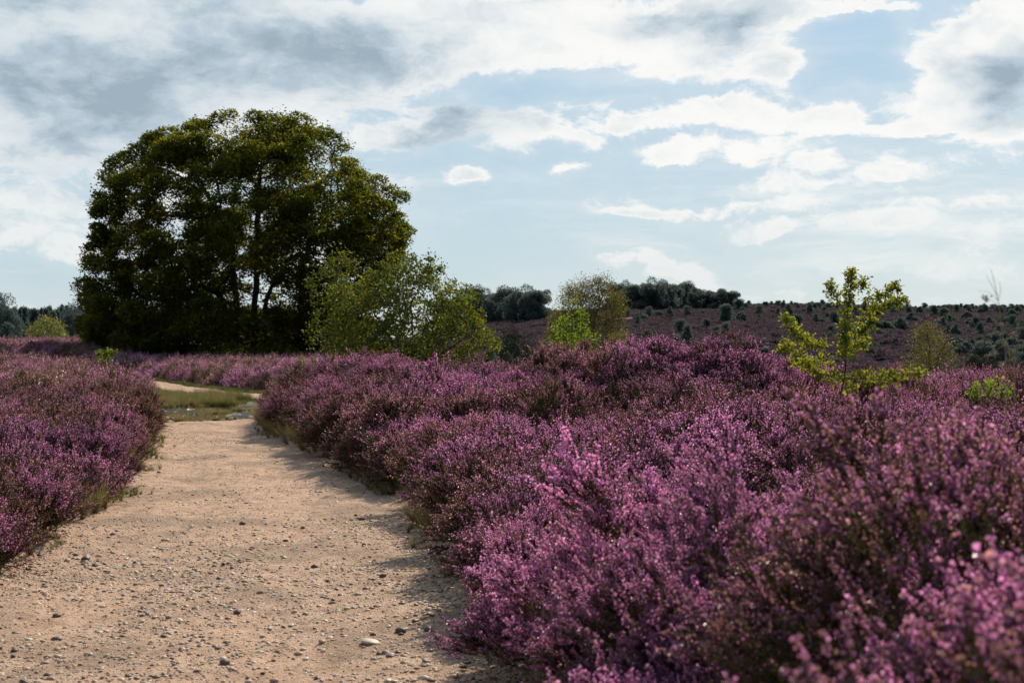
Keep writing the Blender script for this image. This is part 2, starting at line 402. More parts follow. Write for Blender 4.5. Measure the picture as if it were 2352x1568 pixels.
ys = np.unique(np.concatenate([[-1500, -300, -60, -15, -6, -3], np.arange(-1, 46, .22), np.linspace(46, 120, 90), np.linspace(121, 620, 170), np.geomspace(625, 5000, 20)]))
tag(grid_mesh('ground', xs, ys, lambda x, y: Z(x, y) - .012 - .03 * (1 - ss(-.3, .0, open_dist(x, y))) * (y < 95) * (y > -2), SOIL), kind='structure')
def turf_edge(x, y):
    d = dist_poly(x, y, POND, True); d = np.where(inside(x, y, POND), -d, d)
    d = np.maximum(d, .95 - dist_poly(x, y, FARPATH))
    return d + (vn(x, y, .7, 21) - .5) * 1.1 + ss(34, 28, y) * (1.3 * vn(x, y * .5, .9, 55) + 1.6 * ss(-7.0, -5.4, x)) * (y < 37)
def in_puddle(x, y, m=1.0):
    w_ = np.zeros(np.shape(x))
    for (cx, cy), rx, ry in PUD: w_ = np.maximum(w_, 1 - np.sqrt(((x - cx) / (rx * m)) ** 2 + ((y - cy) / (ry * m)) ** 2))
    return ss(0, .35, w_)
PUD = [((-5.6, 31.2), .6, 1.7), ((-6.1, 35.2), .75, 1.3), ((-6.9, 30.0), .4, .8), ((-7.7, 32.2), .6, .9), ((-6.6, 33.2), .55, .7)]
def path_z(x, y):
    x = np.asarray(x, float); y = np.asarray(y, float); low = np.where(y > 27, -.09 * ss(.3, -.3, turf_edge(x, y)), 0)
    rut = -.03 * np.exp(-((x - (.5 * XR(y) + .5 * XL(y)) - .55) / .28) ** 2) - .02 * np.exp(-((x - (.5 * XR(y) + .5 * XL(y)) + .6) / .3) ** 2)
    return low + Z(x, y) + rut + (vn(x, y, .40, 8) - .5) * .038 + (vn(x, y, .13, 9) - .5) * .018 + (vn(x, y, .06, 10) - .5) * .012
def strip(name, ys, left, right, n, zf, mat, off):
    g = Geo(); T = np.linspace(0, 1, n); V = []
    for y in ys:
        l, r = left(y), right(y); V.append(np.stack([l + (r - l) * T, np.full(n, y)], -1))
    V = np.concatenate(V); z = zf(V[:, 0], V[:, 1]) + off; ny = len(ys)
    i = (np.arange(ny - 1)[:, None] * n + np.arange(n - 1)[None]).ravel()
    g.add(np.column_stack([V, z]), np.concatenate([np.stack([i, i + 1, i + n + 1], -1), np.stack([i, i + n + 1, i + n], -1)]))
    return link(name, g.mesh(name, [mat], True))
ysP = np.concatenate([np.arange(-1.5, 4, .2), np.arange(4, 16, .045), np.arange(16, 36, .08)])
tag(strip('path', ysP, lambda y: XL(y) - .35 + .1 * math.sin(y * 2.1), lambda y: XR(y) + .35, 90, path_z, SAND, .012), kind='structure')
# trail that crosses behind the puddle, ribbon along FARPATH
def ribbon(name, line, w, n, mat, off, wob=.15):
    Lp = smooth_line(np.column_stack([line, np.zeros(len(line))]), 160)[:, :2]; T = np.gradient(Lp, axis=0); nrm = unit(np.stack([-T[:, 1], T[:, 0]], -1))
    t = np.linspace(-1, 1, n); V = []
    for i, (p, q) in enumerate(zip(Lp, nrm)):
        ww = w * (1 + wob * math.sin(i * .37) + wob * .6 * math.sin(i * .91 + 1)); V.append(p + q * t[:, None] * ww)
    V = np.concatenate(V); z = Z(V[:, 0], V[:, 1]) + off; ny = len(Lp); g = Geo()
    i = (np.arange(ny - 1)[:, None] * n + np.arange(n - 1)[None]).ravel()
    g.add(np.column_stack([V, z]), np.concatenate([np.stack([i, i + n, i + n + 1], -1), np.stack([i, i + n + 1, i + 1], -1)]))
    return link(name, g.mesh(name, [mat], True))
tag(ribbon('grass_verge', FARPATH, 1.7, 14, TURF, .004), kind='structure')
tag(ribbon('trail', FARPATH + np.array([0, .1]), .9, 10, SAND, .03, .1), kind='structure')
def pond_turf():
    xs_ = np.arange(-12, -4, .12); ys_ = np.arange(26.5, 46.5, .2); X, Y = np.meshgrid(xs_, ys_); x, y = X.ravel(), Y.ravel()
    edge = turf_edge(x, y)
    keepv = edge < .15; nx = len(xs_); i = (np.arange(len(ys_) - 1)[:, None] * nx + np.arange(nx - 1)[None]).ravel()
    i = i[keepv[i] & keepv[i + 1] & keepv[i + nx] & keepv[i + nx + 1]]; g = Geo()
    z = Z(x, y) - .03 + .068 * ss(.15, -.35, edge) - .07 * in_puddle(x, y, 1.0)
    g.add(np.stack([x, y, z], -1), np.concatenate([np.stack([i, i + 1, i + nx + 1], -1), np.stack([i, i + nx + 1, i + nx], -1)]))
    tag(link('wet_turf', g.mesh('wet_turf', [TURF], True)), kind='structure')
pond_turf()
def puddle(pts_c, rx, ry, n=40):
    cx, cy = pts_c; g = Geo(); a = np.linspace(0, 2 * np.pi, n, endpoint=False)
    r = 1 + .25 * np.sin(a * 2 + cx) + .16 * np.sin(a * 3 + cy) + .1 * np.sin(a * 7 + cx * 3)
    zz = z1(cx, cy) + .014; rx *= 1.05; ry *= 1.1
    V = [(cx, cy, zz)] + [(cx + rx * q * math.cos(t), cy + ry * q * math.sin(t), zz) for q, t in zip(r, a)]
    g.add(V, [(0, i + 1, (i + 1) % n + 1) for i in range(n)]); return g
wm, nt = new_mat('puddle_water'); b = NB(nt); p = b.n('ShaderNodeBsdfPrincipled'); p.inputs['Base Color'].default_value = (.03, .028, .02, 1); p.inputs['Roughness'].default_value = .1
bp = b.n('ShaderNodeBump'); bp.inputs['Strength'].default_value = 1; bp.inputs['Distance'].default_value = .12; b.put(bp.inputs['Height'], b.noise(b.pos(), 12, 4)); b.put(p.inputs['Normal'], bp.outputs[0]); b.out(p.outputs[0])
PUD = PUD
for c_, rx_, ry_ in PUD:
    tag(link('water', puddle(c_, rx_, ry_).mesh('water', [wm])), kind='structure')

# ------------------------------------------------------------------ heather
BELL = ([(0, 0, 0), (.5, 0, .9), (0, .5, 1), (-.5, 0, .9), (0, -.5, 1)], [(0, 1, 2), (0, 2, 3), (0, 3, 4), (0, 4, 1)])
NEEDLE = ([(-.18, 0, 0), (.18, 0, 0), (0, .1, 1)], [(0, 1, 2)])
def heather_tuft(seed, shoots, spk, fl, fs, length=.22, spread=.55, leafn=26, tm=BELL, slen=(.045, .10), bloom=1.0, stem_r=.0011):
    r = np.random.default_rng(seed); g = Geo(); FP, FD_, LP, LD = [], [], [], []; SA, SB = [], []
    for s in range(shoots):
        d0 = unit(np.array([r.normal(0, spread * .55), r.normal(0, spread * .55), 1.0])); L = length * r.uniform(.72, 1.15); base = np.array([r.normal(0, .018), r.normal(0, .018), 0])
        bend = r.normal(0, .12, 3); bend[2] = abs(bend[2]) * .6
        pt = lambda t: base + d0 * L * t + bend * L * t * t
        SA.append(base); SB.append(pt(.5)); SA.append(pt(.5)); SB.append(pt(1))
        for k in range(spk):
            t0 = .42 + .5 * (k + r.uniform(0, 1)) / spk if k else .62
            ln = r.uniform(*slen) * (1.35 if k == 0 else 1); o = pt(t0)
            ax = unit(d0 + bend * 1.2 + (r.normal(0, .16, 3) if k == 0 else unit(r.normal(size=3)) * .62)); ax[2] = abs(ax[2]); ax = unit(ax)
            SA.append(o); SB.append(o + ax * ln)
            tt = (np.arange(fl) + r.uniform(0, 1, fl)) / fl; pp = o + ax * ln * (.22 + .78 * tt)[:, None]
            rad = unit(r.normal(size=(fl, 3))); rad = unit(rad - (rad @ ax)[:, None] * ax + ax * .35)
            FP.append(pp); FD_.append(rad)
            nl = leafn // 3; tl = r.uniform(0, .45, nl); LP.append(o + ax * ln * tl[:, None]); q = unit(r.normal(size=(nl, 3)) + ax * .8); LD.append(q)
        nl = leafn; tl = r.uniform(.15, .9, nl); LP.append(np.array([pt(t) for t in tl])); LD.append(unit(r.normal(size=(nl, 3)) * .8 + d0))
    FP = np.concatenate(FP); FD_ = np.concatenate(FD_); LP = np.concatenate(LP); LD = np.concatenate(LD)
    nf = len(FP); take = r.uniform(0, 1, nf) < bloom; FP, FD_ = FP[take], FD_[take]
    stamp(g, tm[0], tm[1], FP, frames(FD_, r.uniform(0, 6, len(FP))), fs * r.uniform(.7, 1.25, len(FP)), 0)
    stamp(g, NEEDLE[0], NEEDLE[1], LP, frames(LD, r.uniform(0, 6, len(LP))), fs * 1.9 * r.uniform(.6, 1.2, len(LP)), 1)
    tubes(g, SA, SB, np.full(len(SA), stem_r), np.full(len(SA), stem_r * .7), 3, 2)
    return g
HM = heather_mats('near')
T0 = source('heather_sprig_fine', [heather_tuft(i, 7, 5, 24, .0078, leafn=40, bloom=.85).mesh('sprig', HM) for i in range(5)] +
            [heather_tuft(50 + i, 7, 4, 16, .0062, leafn=50, bloom=.35).mesh('sprig', HM) for i in range(2)])
T1 = source('heather_sprig_mid', [heather_tuft(100 + i, 9, 4, 9, .0105, length=.23, leafn=26, bloom=.85, stem_r=.0018).mesh('sprig', HM) for i in range(5)] +
            [heather_tuft(150 + i, 9, 4, 8, .009, length=.23, leafn=30, bloom=.35, stem_r=.0018).mesh('sprig', HM) for i in range(2)])
def heather_bush(seed, nsp, R, H, sz, spike=.09):
    r = np.random.default_rng(seed); g = Geo(); a = r.uniform(0, 6.283, nsp); q = np.sqrt(r.uniform(0, 1, nsp)) * 1.0
    th = q * 1.45; lump = 1 + .16 * np.sin(a * 3 + seed) + .12 * np.sin(a * 5 + th * 4)
    n = np.stack([np.sin(th) * np.cos(a), np.sin(th) * np.sin(a), np.cos(th)], -1)
    P = n * np.array([R, R, H]) * (lump * r.uniform(.8, 1.05, nsp))[:, None]; d = unit(n * .8 + [0, 0, .8] + r.normal(0, .25, (nsp, 3)))
    for k in range(4):
        stamp(g, BELL[0], BELL[1], P + d * spike * (k / 3.5 - .3) + r.normal(0, sz * .35, P.shape), frames(unit(d * .4 + r.normal(size=P.shape)), a), sz * r.uniform(.7, 1.3, nsp), 0)
    m = nsp; a2 = r.uniform(0, 6.283, m); q = r.uniform(.2, .92, m) ** .5; th = r.uniform(0, 1.55, m)
    P2 = np.stack([np.sin(th) * np.cos(a2) * R, np.sin(th) * np.sin(a2) * R, np.cos(th) * H], -1) * q[:, None]
    for k in range(2):
        stamp(g, NEEDLE[0], NEEDLE[1], P2 + r.normal(0, .02, P2.shape), frames(unit(P2 + r.normal(0, .2, P2.shape)), a2), sz * 3.5 * r.uniform(.6, 1.3, m), 1)
    tubes(g, P2 * .3, P2, np.full(m, .003), np.full(m, .0015), 3, 2)
    return g
T2 = source('heather_clump', [heather_bush(200 + i, 420, .5, .55, .021).mesh('clump', HM) for i in range(5)])
T3 = source('heather_clump_far', [heather_bush(300 + i, 170, 1.0, .5, .085, .16).mesh('clump', HM) for i in range(4)])

def jitter_grid(x0, x1, y0, y1, s, r_=rng):
    X, Y = np.meshgrid(np.arange(x0, x1, s), np.arange(y0, y1, s)); n = X.size
    X = X.ravel() + (np.arange(n) // X.shape[1] % 2) * s * .5 + r_.uniform(-.38, .38, n) * s; Y = Y.ravel() + r_.uniform(-.38, .38, n) * s; return X, Y
def bloom_of(x, y):
    v = .40 + .9 * (vn(x, y, 1.9, 31) - .5) + .8 * (vn(x, y, .8, 32) - .5) + .35 * (vn(x, y, 6, 33) - .5) + .52 * ss(8, 4, y) + .55 * np.exp(-((x - 2.1) ** 2 + (y - 18.6) ** 2) / 3.5) ; return np.maximum(v, .56 * ss(7.5, 5, y) * (.75 + .5 * vn(x, y, .5, 35)))
def region_tufts(x0, x1, y0, y1, s, cond, per, spread_scale=1.0, hmul=1.0):
    global rng; rng = np.random.default_rng(int(y0 * 10) + per)
    X, Y = jitter_grid(x0, x1, y0, y1, s); ok = cond(X, Y); X, Y = X[ok], Y[ok]; d = open_dist(X, Y)
    big = rng.uniform(0, 1, len(X)) ** 1.6; R = s * (.52 + .5 * big); R = np.where(d < R, np.maximum(d, .12) * .9 + .05, R)
    H = (.24 + .36 * big + rng.normal(0, .03, len(X))) * hmul * (.55 + .45 * ss(0, .5, d)); bl = np.clip(bloom_of(X, Y) + rng.normal(0, .24, len(X)), -.2, 1.2); br = rng.uniform(.8, 1.4, len(X)) * .92 * (1 + .04 * ss(9, 4, Y)); hu = rng.uniform(0, 1, len(X))  # br: near bushes get slightly lighter flower colour to lift their own shade
    gz = Z(X, Y); n = len(X); m = per; A = rng.uniform(0, 6.283, (n, m)); q = np.sqrt(rng.uniform(0, 1, (n, m))); th = q * 1.5
    nv = np.stack([np.sin(th) * np.cos(A), np.sin(th) * np.sin(A), np.cos(th)], -1)
    lump = 1 + .14 * np.sin(A * 2 + hu[:, None] * 20) + .10 * np.sin(A * 5 + th * 5 + hu[:, None] * 9)
    P = np.stack([X, Y, gz], -1)[:, None] + nv * np.stack([R, R, H], -1)[:, None] * (lump * rng.uniform(.80, 1.04, (n, m)))[..., None]
    up = nv * .75 + np.array([-.14, -.02, .75]) + rng.normal(0, .25, nv.shape)
    rep = lambda v: np.repeat(v, m)
    P = P.reshape(-1, 3); D = unit(up.reshape(-1, 3)); gz2 = Z(P[:, 0], P[:, 1]); P[:, 2] = np.maximum(P[:, 2], gz2 + .01)
    P[:, 2] += 0
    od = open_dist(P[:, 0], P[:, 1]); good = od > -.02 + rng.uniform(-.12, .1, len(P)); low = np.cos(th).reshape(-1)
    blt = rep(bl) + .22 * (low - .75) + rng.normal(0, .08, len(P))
    tint = np.stack([blt, rep(br) * (.55 + .45 * ss(.0, .75, low)), np.clip(rep(hu) + rng.normal(0, .2, len(P)), 0, 1)], -1)  # flower colour darkened low on each bush, painting in shade between bushes
    return P[good], D[good], tint[good], low[good]
def fr(x, y, mx=.5, add=1.2): return (np.abs(x) < mx * y + add)
def make_heather(name, label, parts, coll, nfull, nsparse, sc=(.85, 1.2)):
    P = np.concatenate([q[0] for q in parts]); D = np.concatenate([q[1] for q in parts]); T = np.concatenate([q[2] for q in parts]); low = np.concatenate([q[3] for q in parts]); n = len(P)
    sparse = rng.uniform(0, 1, n) < np.clip(.50 - T[:, 0] * .55 + .35 * (1 - low), .03, .85)
    idx = np.where(sparse, nfull + rng.integers(0, nsparse, n), rng.integers(0, nfull, n)) if nsparse else rng.integers(0, nfull, n)
    print(name, n)
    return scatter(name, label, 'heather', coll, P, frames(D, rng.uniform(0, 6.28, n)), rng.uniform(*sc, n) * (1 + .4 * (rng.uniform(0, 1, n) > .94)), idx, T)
isR = lambda x, y: x > XR(y)
isL = lambda x, y: x < XL(y)
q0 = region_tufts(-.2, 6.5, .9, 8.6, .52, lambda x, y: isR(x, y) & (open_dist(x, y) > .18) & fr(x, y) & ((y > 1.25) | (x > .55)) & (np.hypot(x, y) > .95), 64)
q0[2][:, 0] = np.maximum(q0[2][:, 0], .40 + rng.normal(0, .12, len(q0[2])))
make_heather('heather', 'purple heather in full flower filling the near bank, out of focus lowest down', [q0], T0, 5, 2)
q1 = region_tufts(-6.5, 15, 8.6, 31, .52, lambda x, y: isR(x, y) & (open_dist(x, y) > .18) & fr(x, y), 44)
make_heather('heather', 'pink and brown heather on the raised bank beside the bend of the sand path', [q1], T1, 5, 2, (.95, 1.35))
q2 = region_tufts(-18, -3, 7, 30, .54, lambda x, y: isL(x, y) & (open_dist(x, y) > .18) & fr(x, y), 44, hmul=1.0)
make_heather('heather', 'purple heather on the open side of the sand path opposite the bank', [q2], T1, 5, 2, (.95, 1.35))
def bush_scatter(name, label, x0, x1, y0, y1, s, cond, coll, nv, sc, zs=(.7, 1.15)):
    X, Y = jitter_grid(x0, x1, y0, y1, s); ok = cond(X, Y); X, Y = X[ok], Y[ok]; n = len(X); d = open_dist(X, Y)
    S = rng.uniform(*sc, n) ; S = S * np.where(Y < 100, .5 + .5 * ss(.1, .7, d), 1); S3 = np.stack([S, S, S * rng.uniform(*zs, n)], -1)
    bl = np.clip(bloom_of(X, Y) * .95 + .06 + rng.normal(0, .14, n), -.2, 1.2); tint = np.stack([bl, rng.uniform(.7, 1.15, n), rng.uniform(0, 1, n)], -1)
    D = unit(np.stack([rng.normal(0, .12, n) - .05, rng.normal(0, .12, n), np.ones(n)], -1)); print(name, n)
    return scatter(name, label, 'heather', coll, np.stack([X, Y, Z(X, Y) - .03], -1), frames(D, rng.uniform(0, 6.28, n)), S3, rng.integers(0, nv, n), tint)
bush_scatter('heather', 'band of heather between the winding trail and the great oak', -52, 30, 28, 100, .62, lambda x, y: (open_dist(x, y) > .35) & fr(x, y, .47, 2) & ((y > 30) ) & (np.hypot(x + 15.4, y - 82) > 5) & ~((x > 1) & (y > 60)), T2, 5, (.95, 1.4), (.8, 1.25))
def farcol(o, k): return o
fo = bush_scatter('heather', 'dull purple heather covering the distant slope under the ridge', -30, 240, 60, 560, 2.3, lambda x, y: (x > -.1 * y) & (x < .46 * y) & (y > 60 + 0 * x) & (vn(x * .5, y * 2.6, 22, 41) < .72), T3, 4, (1.0, 1.9), (.5, .9))
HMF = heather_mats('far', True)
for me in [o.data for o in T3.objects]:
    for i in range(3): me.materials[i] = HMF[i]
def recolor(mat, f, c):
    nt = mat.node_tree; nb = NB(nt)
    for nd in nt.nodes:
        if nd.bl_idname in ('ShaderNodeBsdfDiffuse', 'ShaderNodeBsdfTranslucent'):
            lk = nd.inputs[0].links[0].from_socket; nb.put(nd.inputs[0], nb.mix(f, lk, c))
recolor(HMF[0], .86, (.098, .080, .100)); recolor(HMF[1], .8, (.072, .066, .076)); recolor(HMF[2], .8, (.072, .066, .076))  # pulls far heather colours toward dull mauve, painting in the distance haze

# ------------------------------------------------------------------ grasses
gm, nt = new_mat('grass_blade'); b = NB(nt); t = b.sep(b.tint())
col = b.mix(t[0], b.mix(b.isl(), (.06, .10, .015), (.15, .19, .035)), b.mix(b.isl(), (.22, .15, .06), (.42, .31, .15))); b.out(b.leafy(col, .45, .015, .4))
def grass_tuft(seed, n, L, w, spread, seg=3):
    r = np.random.default_rng(seed); g = Geo()
    for i in range(n):
        a = r.uniform(0, 6.283); d = np.array([math.cos(a), math.sin(a), 0]); ln = L * r.uniform(.5, 1.1); le = r.uniform(.1, .9) * spread; o = d * r.uniform(0, .03)
        side = np.array([-d[1], d[0], 0]); V = []
        for k in range(seg + 1):
            t = k / seg; c = o + np.array([0, 0, 1]) * ln * (t - .35 * le * t * t) + d * ln * le * t * t; ww = w * (1 - t) + w * .08; V += [c - side * ww, c + side * ww]
        F = [];
        for k in range(seg): F += [(2 * k, 2 * k + 1, 2 * k + 3), (2 * k, 2 * k + 3, 2 * k + 2)]
        g.add(V, F, 0)
    return g
GR = source('grass_tuft', [grass_tuft(i, 34, .17, .0028, 1.0).mesh('tuft', [gm]) for i in range(4)] + [grass_tuft(20 + i, 46, .48, .0026, .8, 4).mesh('tuft', [gm]) for i in range(3)] + [grass_tuft(40 + i, 60, .06, .0022, 1.0, 2).mesh('tuft', [gm]) for i in range(2)])
def grass(name, label, X, Y, S, idx, dry, lean=(0, 0), dz=0.0):
    n = len(X); D = unit(np.stack([rng.normal(lean[0], .15, n), rng.normal(lean[1], .15, n), np.ones(n)], -1)); T = np.stack([np.clip(dry, 0, 1), np.zeros(n), np.zeros(n)], -1)
    print(name, n)
    return scatter(name, label, 'grass', GR, np.stack([X, Y, Z(X, Y) + dz], -1), frames(D, rng.uniform(0, 6.28, n)), S, idx, T)
# verge grass along both edges of the path
n = 1500; y = rng.uniform(5, 29, n); side = rng.uniform(0, 1, n) < .5
x = np.where(side, XR(y) + rng.normal(.03, .10, n), XL(y) + rng.normal(-.02, .13, n)); keep = vn(x, y, 1.1, 51) > .52; x, y = x[keep], y[keep]; n = len(x)
grass('grass', 'thin short grass growing along the edges of the sand path', x, y, rng.uniform(.45, 1.0, n), rng.choice([0, 1, 2, 3, 7, 8], n), rng.uniform(0, .75, n))
# dry yellow grass leaning out of the bank foot
n = 900; y = rng.uniform(4.5, 30, n); x = XR(y) + rng.uniform(-.02, .6, n); keep = (vn(x, y, 1.7, 52) > .60) | ((y > 20) & (x < XR(y) + .3) & (rng.uniform(0, 1, n) < .6)); x, y = x[keep], y[keep]; n = len(x)
grass('dry_grass', 'dry straw coloured grass leaning out of the bank foot', x, y, rng.uniform(.6, 1.05, n), rng.integers(4, 7, n), rng.uniform(.65, 1, n), (-.55, -.25))
n = 480; y = rng.uniform(10.5, 20, n); x = XL(y) - rng.uniform(.0, 1.6, n); keep = vn(x, y, 1.0, 53) > .5; x, y = x[keep], y[keep]; n = len(x)
grass('dry_grass', 'tan grass stalks mixed into the heather opposite the bank', x, y, rng.uniform(.6, 1.0, n), rng.integers(4, 7, n), rng.uniform(.4, 1, n), (.3, -.1))
# puddle meadow + trail verge
n = 38000; x = rng.uniform(-12, -4, n); y = rng.uniform(26, 47, n); dd = dist_poly(x, y, POND, True); ins = inside(x, y, POND) | (dd < .3)
wet = np.zeros(n, bool)
for (cx, cy), rx, ry in PUD: wet |= ((x - cx) / (rx * .9)) ** 2 + ((y - cy + .2) / (ry + .1)) ** 2 < 1
ft = (dist_poly(x, y, FARPATH) < .95) | (dist_poly(x, y + .9, FARPATH) < .95)
edge_lo = (y > 28.6 + (vn(x, y, .7, 55) - .5) * 2.6) & (vn(x, y, .45, 59) < .80)
k_ = (turf_edge(x, y) < .12 + (rng.uniform(0, 1, n) < .04) * 1.2) & ~wet & ~ft & (vn(x, y, .45, 59) < .82); x, y = x[k_], y[k_]; n = len(x)
idx = np.where(vn(x, y, .7, 56) > .72, rng.integers(0, 4, n), rng.choice([7, 8], n)); idx = np.where((y > 33) & (y < 39) & (x < -6.4) & (vn(x, y, .8, 58) > .48), rng.integers(4, 7, n), idx)
grass('grass', 'low green marsh grass around the puddles where the trails meet', x, y, rng.uniform(.55, 1.1, n) * np.where(idx >= 4, .75, 1), idx, np.clip(.25 + .75 * vn(x, y, 1.1, 57) + .15 * (y < 31) + rng.normal(0, .18, n), 0, 1), (0, 0), .036)
n = 8000; t = rng.uniform(0, 1, n); LPth = smooth_line(np.column_stack([FARPATH, np.zeros(len(FARPATH))]), 300)[:, :2]; ip = (t * 298).astype(int); c = LPth[ip]; T = unit(np.gradient(LPth, axis=0)[ip]); off = rng.uniform(.92, 1.75, n) * rng.choice([-1, 1], n)
x = c[:, 0] - T[:, 1] * off; y = c[:, 1] + T[:, 0] * off; k_ = y < 75; x, y = x[k_], y[k_]; n = len(x)
grass('grass', 'sunlit yellow green turf bordering the narrow trail', x, y, rng.uniform(.5, 1.1, n), rng.choice([0, 1, 2, 3, 7, 8], n), rng.uniform(0, .55, n))

# ------------------------------------------------------------------ stones
sm, nt = new_mat('pebble'); b = NB(nt); p = b.n('ShaderNodeBsdfPrincipled'); oi = b.n('ShaderNodeObjectInfo')
c = ramp(b, b.m('FRACT', b.m('MULTIPLY', oi.outputs['Random'], 7.3)), [(0, (.09, .06, .045)), (.2, (.22, .14, .09)), (.5, (.42, .29, .19)), (.75, (.58, .44, .31)), (1, (.66, .53, .39))])
c = b.mix(.6, c, ramp(b, b.noise(b.pos(), 60, 4), [(.3, (.55, .5, .45)), (.7, (1.15, 1.12, 1.08))]), 'MULTIPLY'); b.put(p.inputs['Base Color'], c); p.inputs['Roughness'].default_value = .55
bp = b.n('ShaderNodeBump'); bp.inputs['Strength'].default_value = .4; bp.inputs['Distance'].default_value = .004; b.put(bp.inputs['Height'], b.noise(b.pos(), 120, 4)); b.put(p.inputs['Normal'], bp.outputs[0]); b.out(p.outputs[0])
def solid_mat(name, c1, c2, sc=60, rough=.6):
    m, nt = new_mat(name); b = NB(nt); p = b.n('ShaderNodeBsdfPrincipled'); f = b.noise(b.pos(), sc, 5, .65)
    b.put(p.inputs['Base Color'], ramp(b, f, [(.3, c1), (.7, c2)])); p.inputs['Roughness'].default_value = rough
    bp = b.n('ShaderNodeBump'); bp.inputs['Strength'].default_value = .5; bp.inputs['Distance'].default_value = .004; b.put(bp.inputs['Height'], f); b.put(p.inputs['Normal'], bp.outputs[0]); b.out(p.outputs[0]); return m
DARKST = solid_mat('dark_stone', (.06, .042, .034), (.16, .10, .075)); TANST = solid_mat('tan_stone', (.26, .165, .10), (.46, .31, .20)); PALEST = solid_mat('pale_stone', (.40, .31, .22), (.56, .46, .35))
def stone_geo(seed, angular=0.0, flat=.42):
    r = np.random.default_rng(seed); import bmesh
    bm = bmesh.new(); bmesh.ops.create_icosphere(bm, subdivisions=2, radius=1); off = r.uniform(-9, 9, 3)
    cuts = [unit(r.normal(size=3)) for _ in range(int(5 + angular * 5))]; ds = r.uniform(.62, .95, len(cuts))
    V = np.array([v.co[:] for v in bm.verts])
    for cdir, dd in zip(cuts, ds):
        h = V @ cdir; V = V - np.maximum(h - dd, 0)[:, None] * cdir * (.55 + .4 * angular)
    V = V * (1 + .10 * np.array([mnoise.noise(Vector(v * 1.3 + off)) for v in V]))[:, None] * np.array([1, r.uniform(.65, .9), flat * r.uniform(.8, 1.1)])
    bm.verts.ensure_lookup_table(); F = [[v.index for v in f.verts] for f in bm.faces]; bm.free(); g = Geo(); g.add(V, F); return g
PEB = source('pebble', [stone_geo(500 + i).mesh('pebble', [sm], True) for i in range(6)])
def stone_density(x, y):
    d = .30 + .9 * ss(.55, .8, vn(x, y, 1.4, 61)) + 1.5 * np.exp(-((y - 10.6 - .25 * x) / 1.1) ** 2) * (x < -1.8) + 1.6 * np.exp(-((x - XR(y)) / .55) ** 2) * (y < 13) + .5 * np.exp(-((y - 12) / 1.0) ** 2) + .6*np.exp(-((x-XL(y))/.5)**2)*(y<12)
    return np.clip(d, 0, 2.2) / 2.2
n = 260000; y = 5 + 20 * rng.uniform(0, 1, n) ** 1.7; x = rng.uniform(-7, .4, n)
k_ = (x > XL(y) - .25) & (x < XR(y) + .25) & (rng.uniform(0, 1, n) < stone_density(x, y) * (1.2 - .03 * y)); x, y = x[k_], y[k_]; n = len(x); S = rng.lognormal(math.log(.0058), .6, n).clip(.003, .024)
print('gravel', n)
R_ = frames(unit(np.stack([rng.normal(0, .2, n), rng.normal(0, .2, n), np.ones(n)], -1)), rng.uniform(0, 6.28, n))
scatter('gravel', 'fine gravel and grit strewn over the sand path', 'gravel', PEB, np.stack([x, y, path_z(x, y) + .012 + S * .05], -1), R_, S, rng.integers(0, 6, n), np.zeros((n, 3)))
ST = {}
for nm, mt, an in (('dark', DARKST, .9), ('tan', TANST, .4), ('pale', PALEST, .3)):
    ST[nm] = [stone_geo(700 + i + len(nm) * 31, an, .62).mesh('stone', [mt], nm != 'dark') for i in range(4)]
def put_stone(x, y, s, kind, label, group=None, sq=1.0):
    z = float(path_z(np.array([x]), np.array([y]))[0]) + .012
    o = link('stone', random.choice(ST[kind]), None, (x, y, z + s * .22 * sq), random.uniform(0, 6.28)); o.scale = (s, s * random.uniform(.8, 1.1), s * sq)
    o.rotation_euler.x = random.uniform(-.25, .25); return tag(o, label, 'stone', group)
def ground_pt(px, py):
    Y = CAMZ * FD / (py - 784.0)
    for _ in range(3): Y = (CAMZ - z1((px - 1176) / FD * Y, Y)) * FD / (py - 784.0)
    return (px - 1176) / FD * Y, Y
NAMED = [(840, 1352, .030, 'dark', 'single dark upright stone standing alone in the middle of the path'), (450, 1398, .027, 'tan', 'rounded tan stone lying alone in the open sand near the path centre'),
         (918, 1345, .032, 'dark', 'dark brown stone at the edge of the shaded gravel beside the bank'), (985, 1450, .034, 'dark', 'squat near-black stone in the gravel just beside the bank shadow'),
         (920, 1450, .036, 'dark', 'angular dark stone in a cluster of gravel close to the near bank'), (130, 1417, .030, 'dark', 'dark grey stone half sunk in the sand near the heather side'),
         (442, 1315, .026, 'pale', 'pale topped stone casting a shadow beside a smaller brown one'), (850, 1482, .060, 'pale', 'largest flat pale stone slab lying among the near gravel'),
         (740, 1476, .026, 'tan', 'tan stone standing close behind the near gravel cluster'), (880, 1325, .030, 'dark', 'flat dark grey stone lying across the shaded gravel'),
         (597, 1328, .024, 'dark', 'lone dark flat pebble in the clean sand of the path'), (155, 1290, .030, 'tan', 'round brown stone at the edge of the gravel patch under the heather'),
         (130, 1470, .030, 'dark', 'dark lump of stone in the near sand away from the bank'), (730, 1560, .027, 'dark', 'dark round stone at the near end of the path'), (630, 1556, .024, 'tan', 'brown pebble at the near end of the path beside a darker one')]
for px, py, s, k, lab in NAMED:
    x, y = ground_pt(px, py); put_stone(x, y, s * 1.05, k, lab, None, .45 if k == 'pale' else .9)
cnt = 0
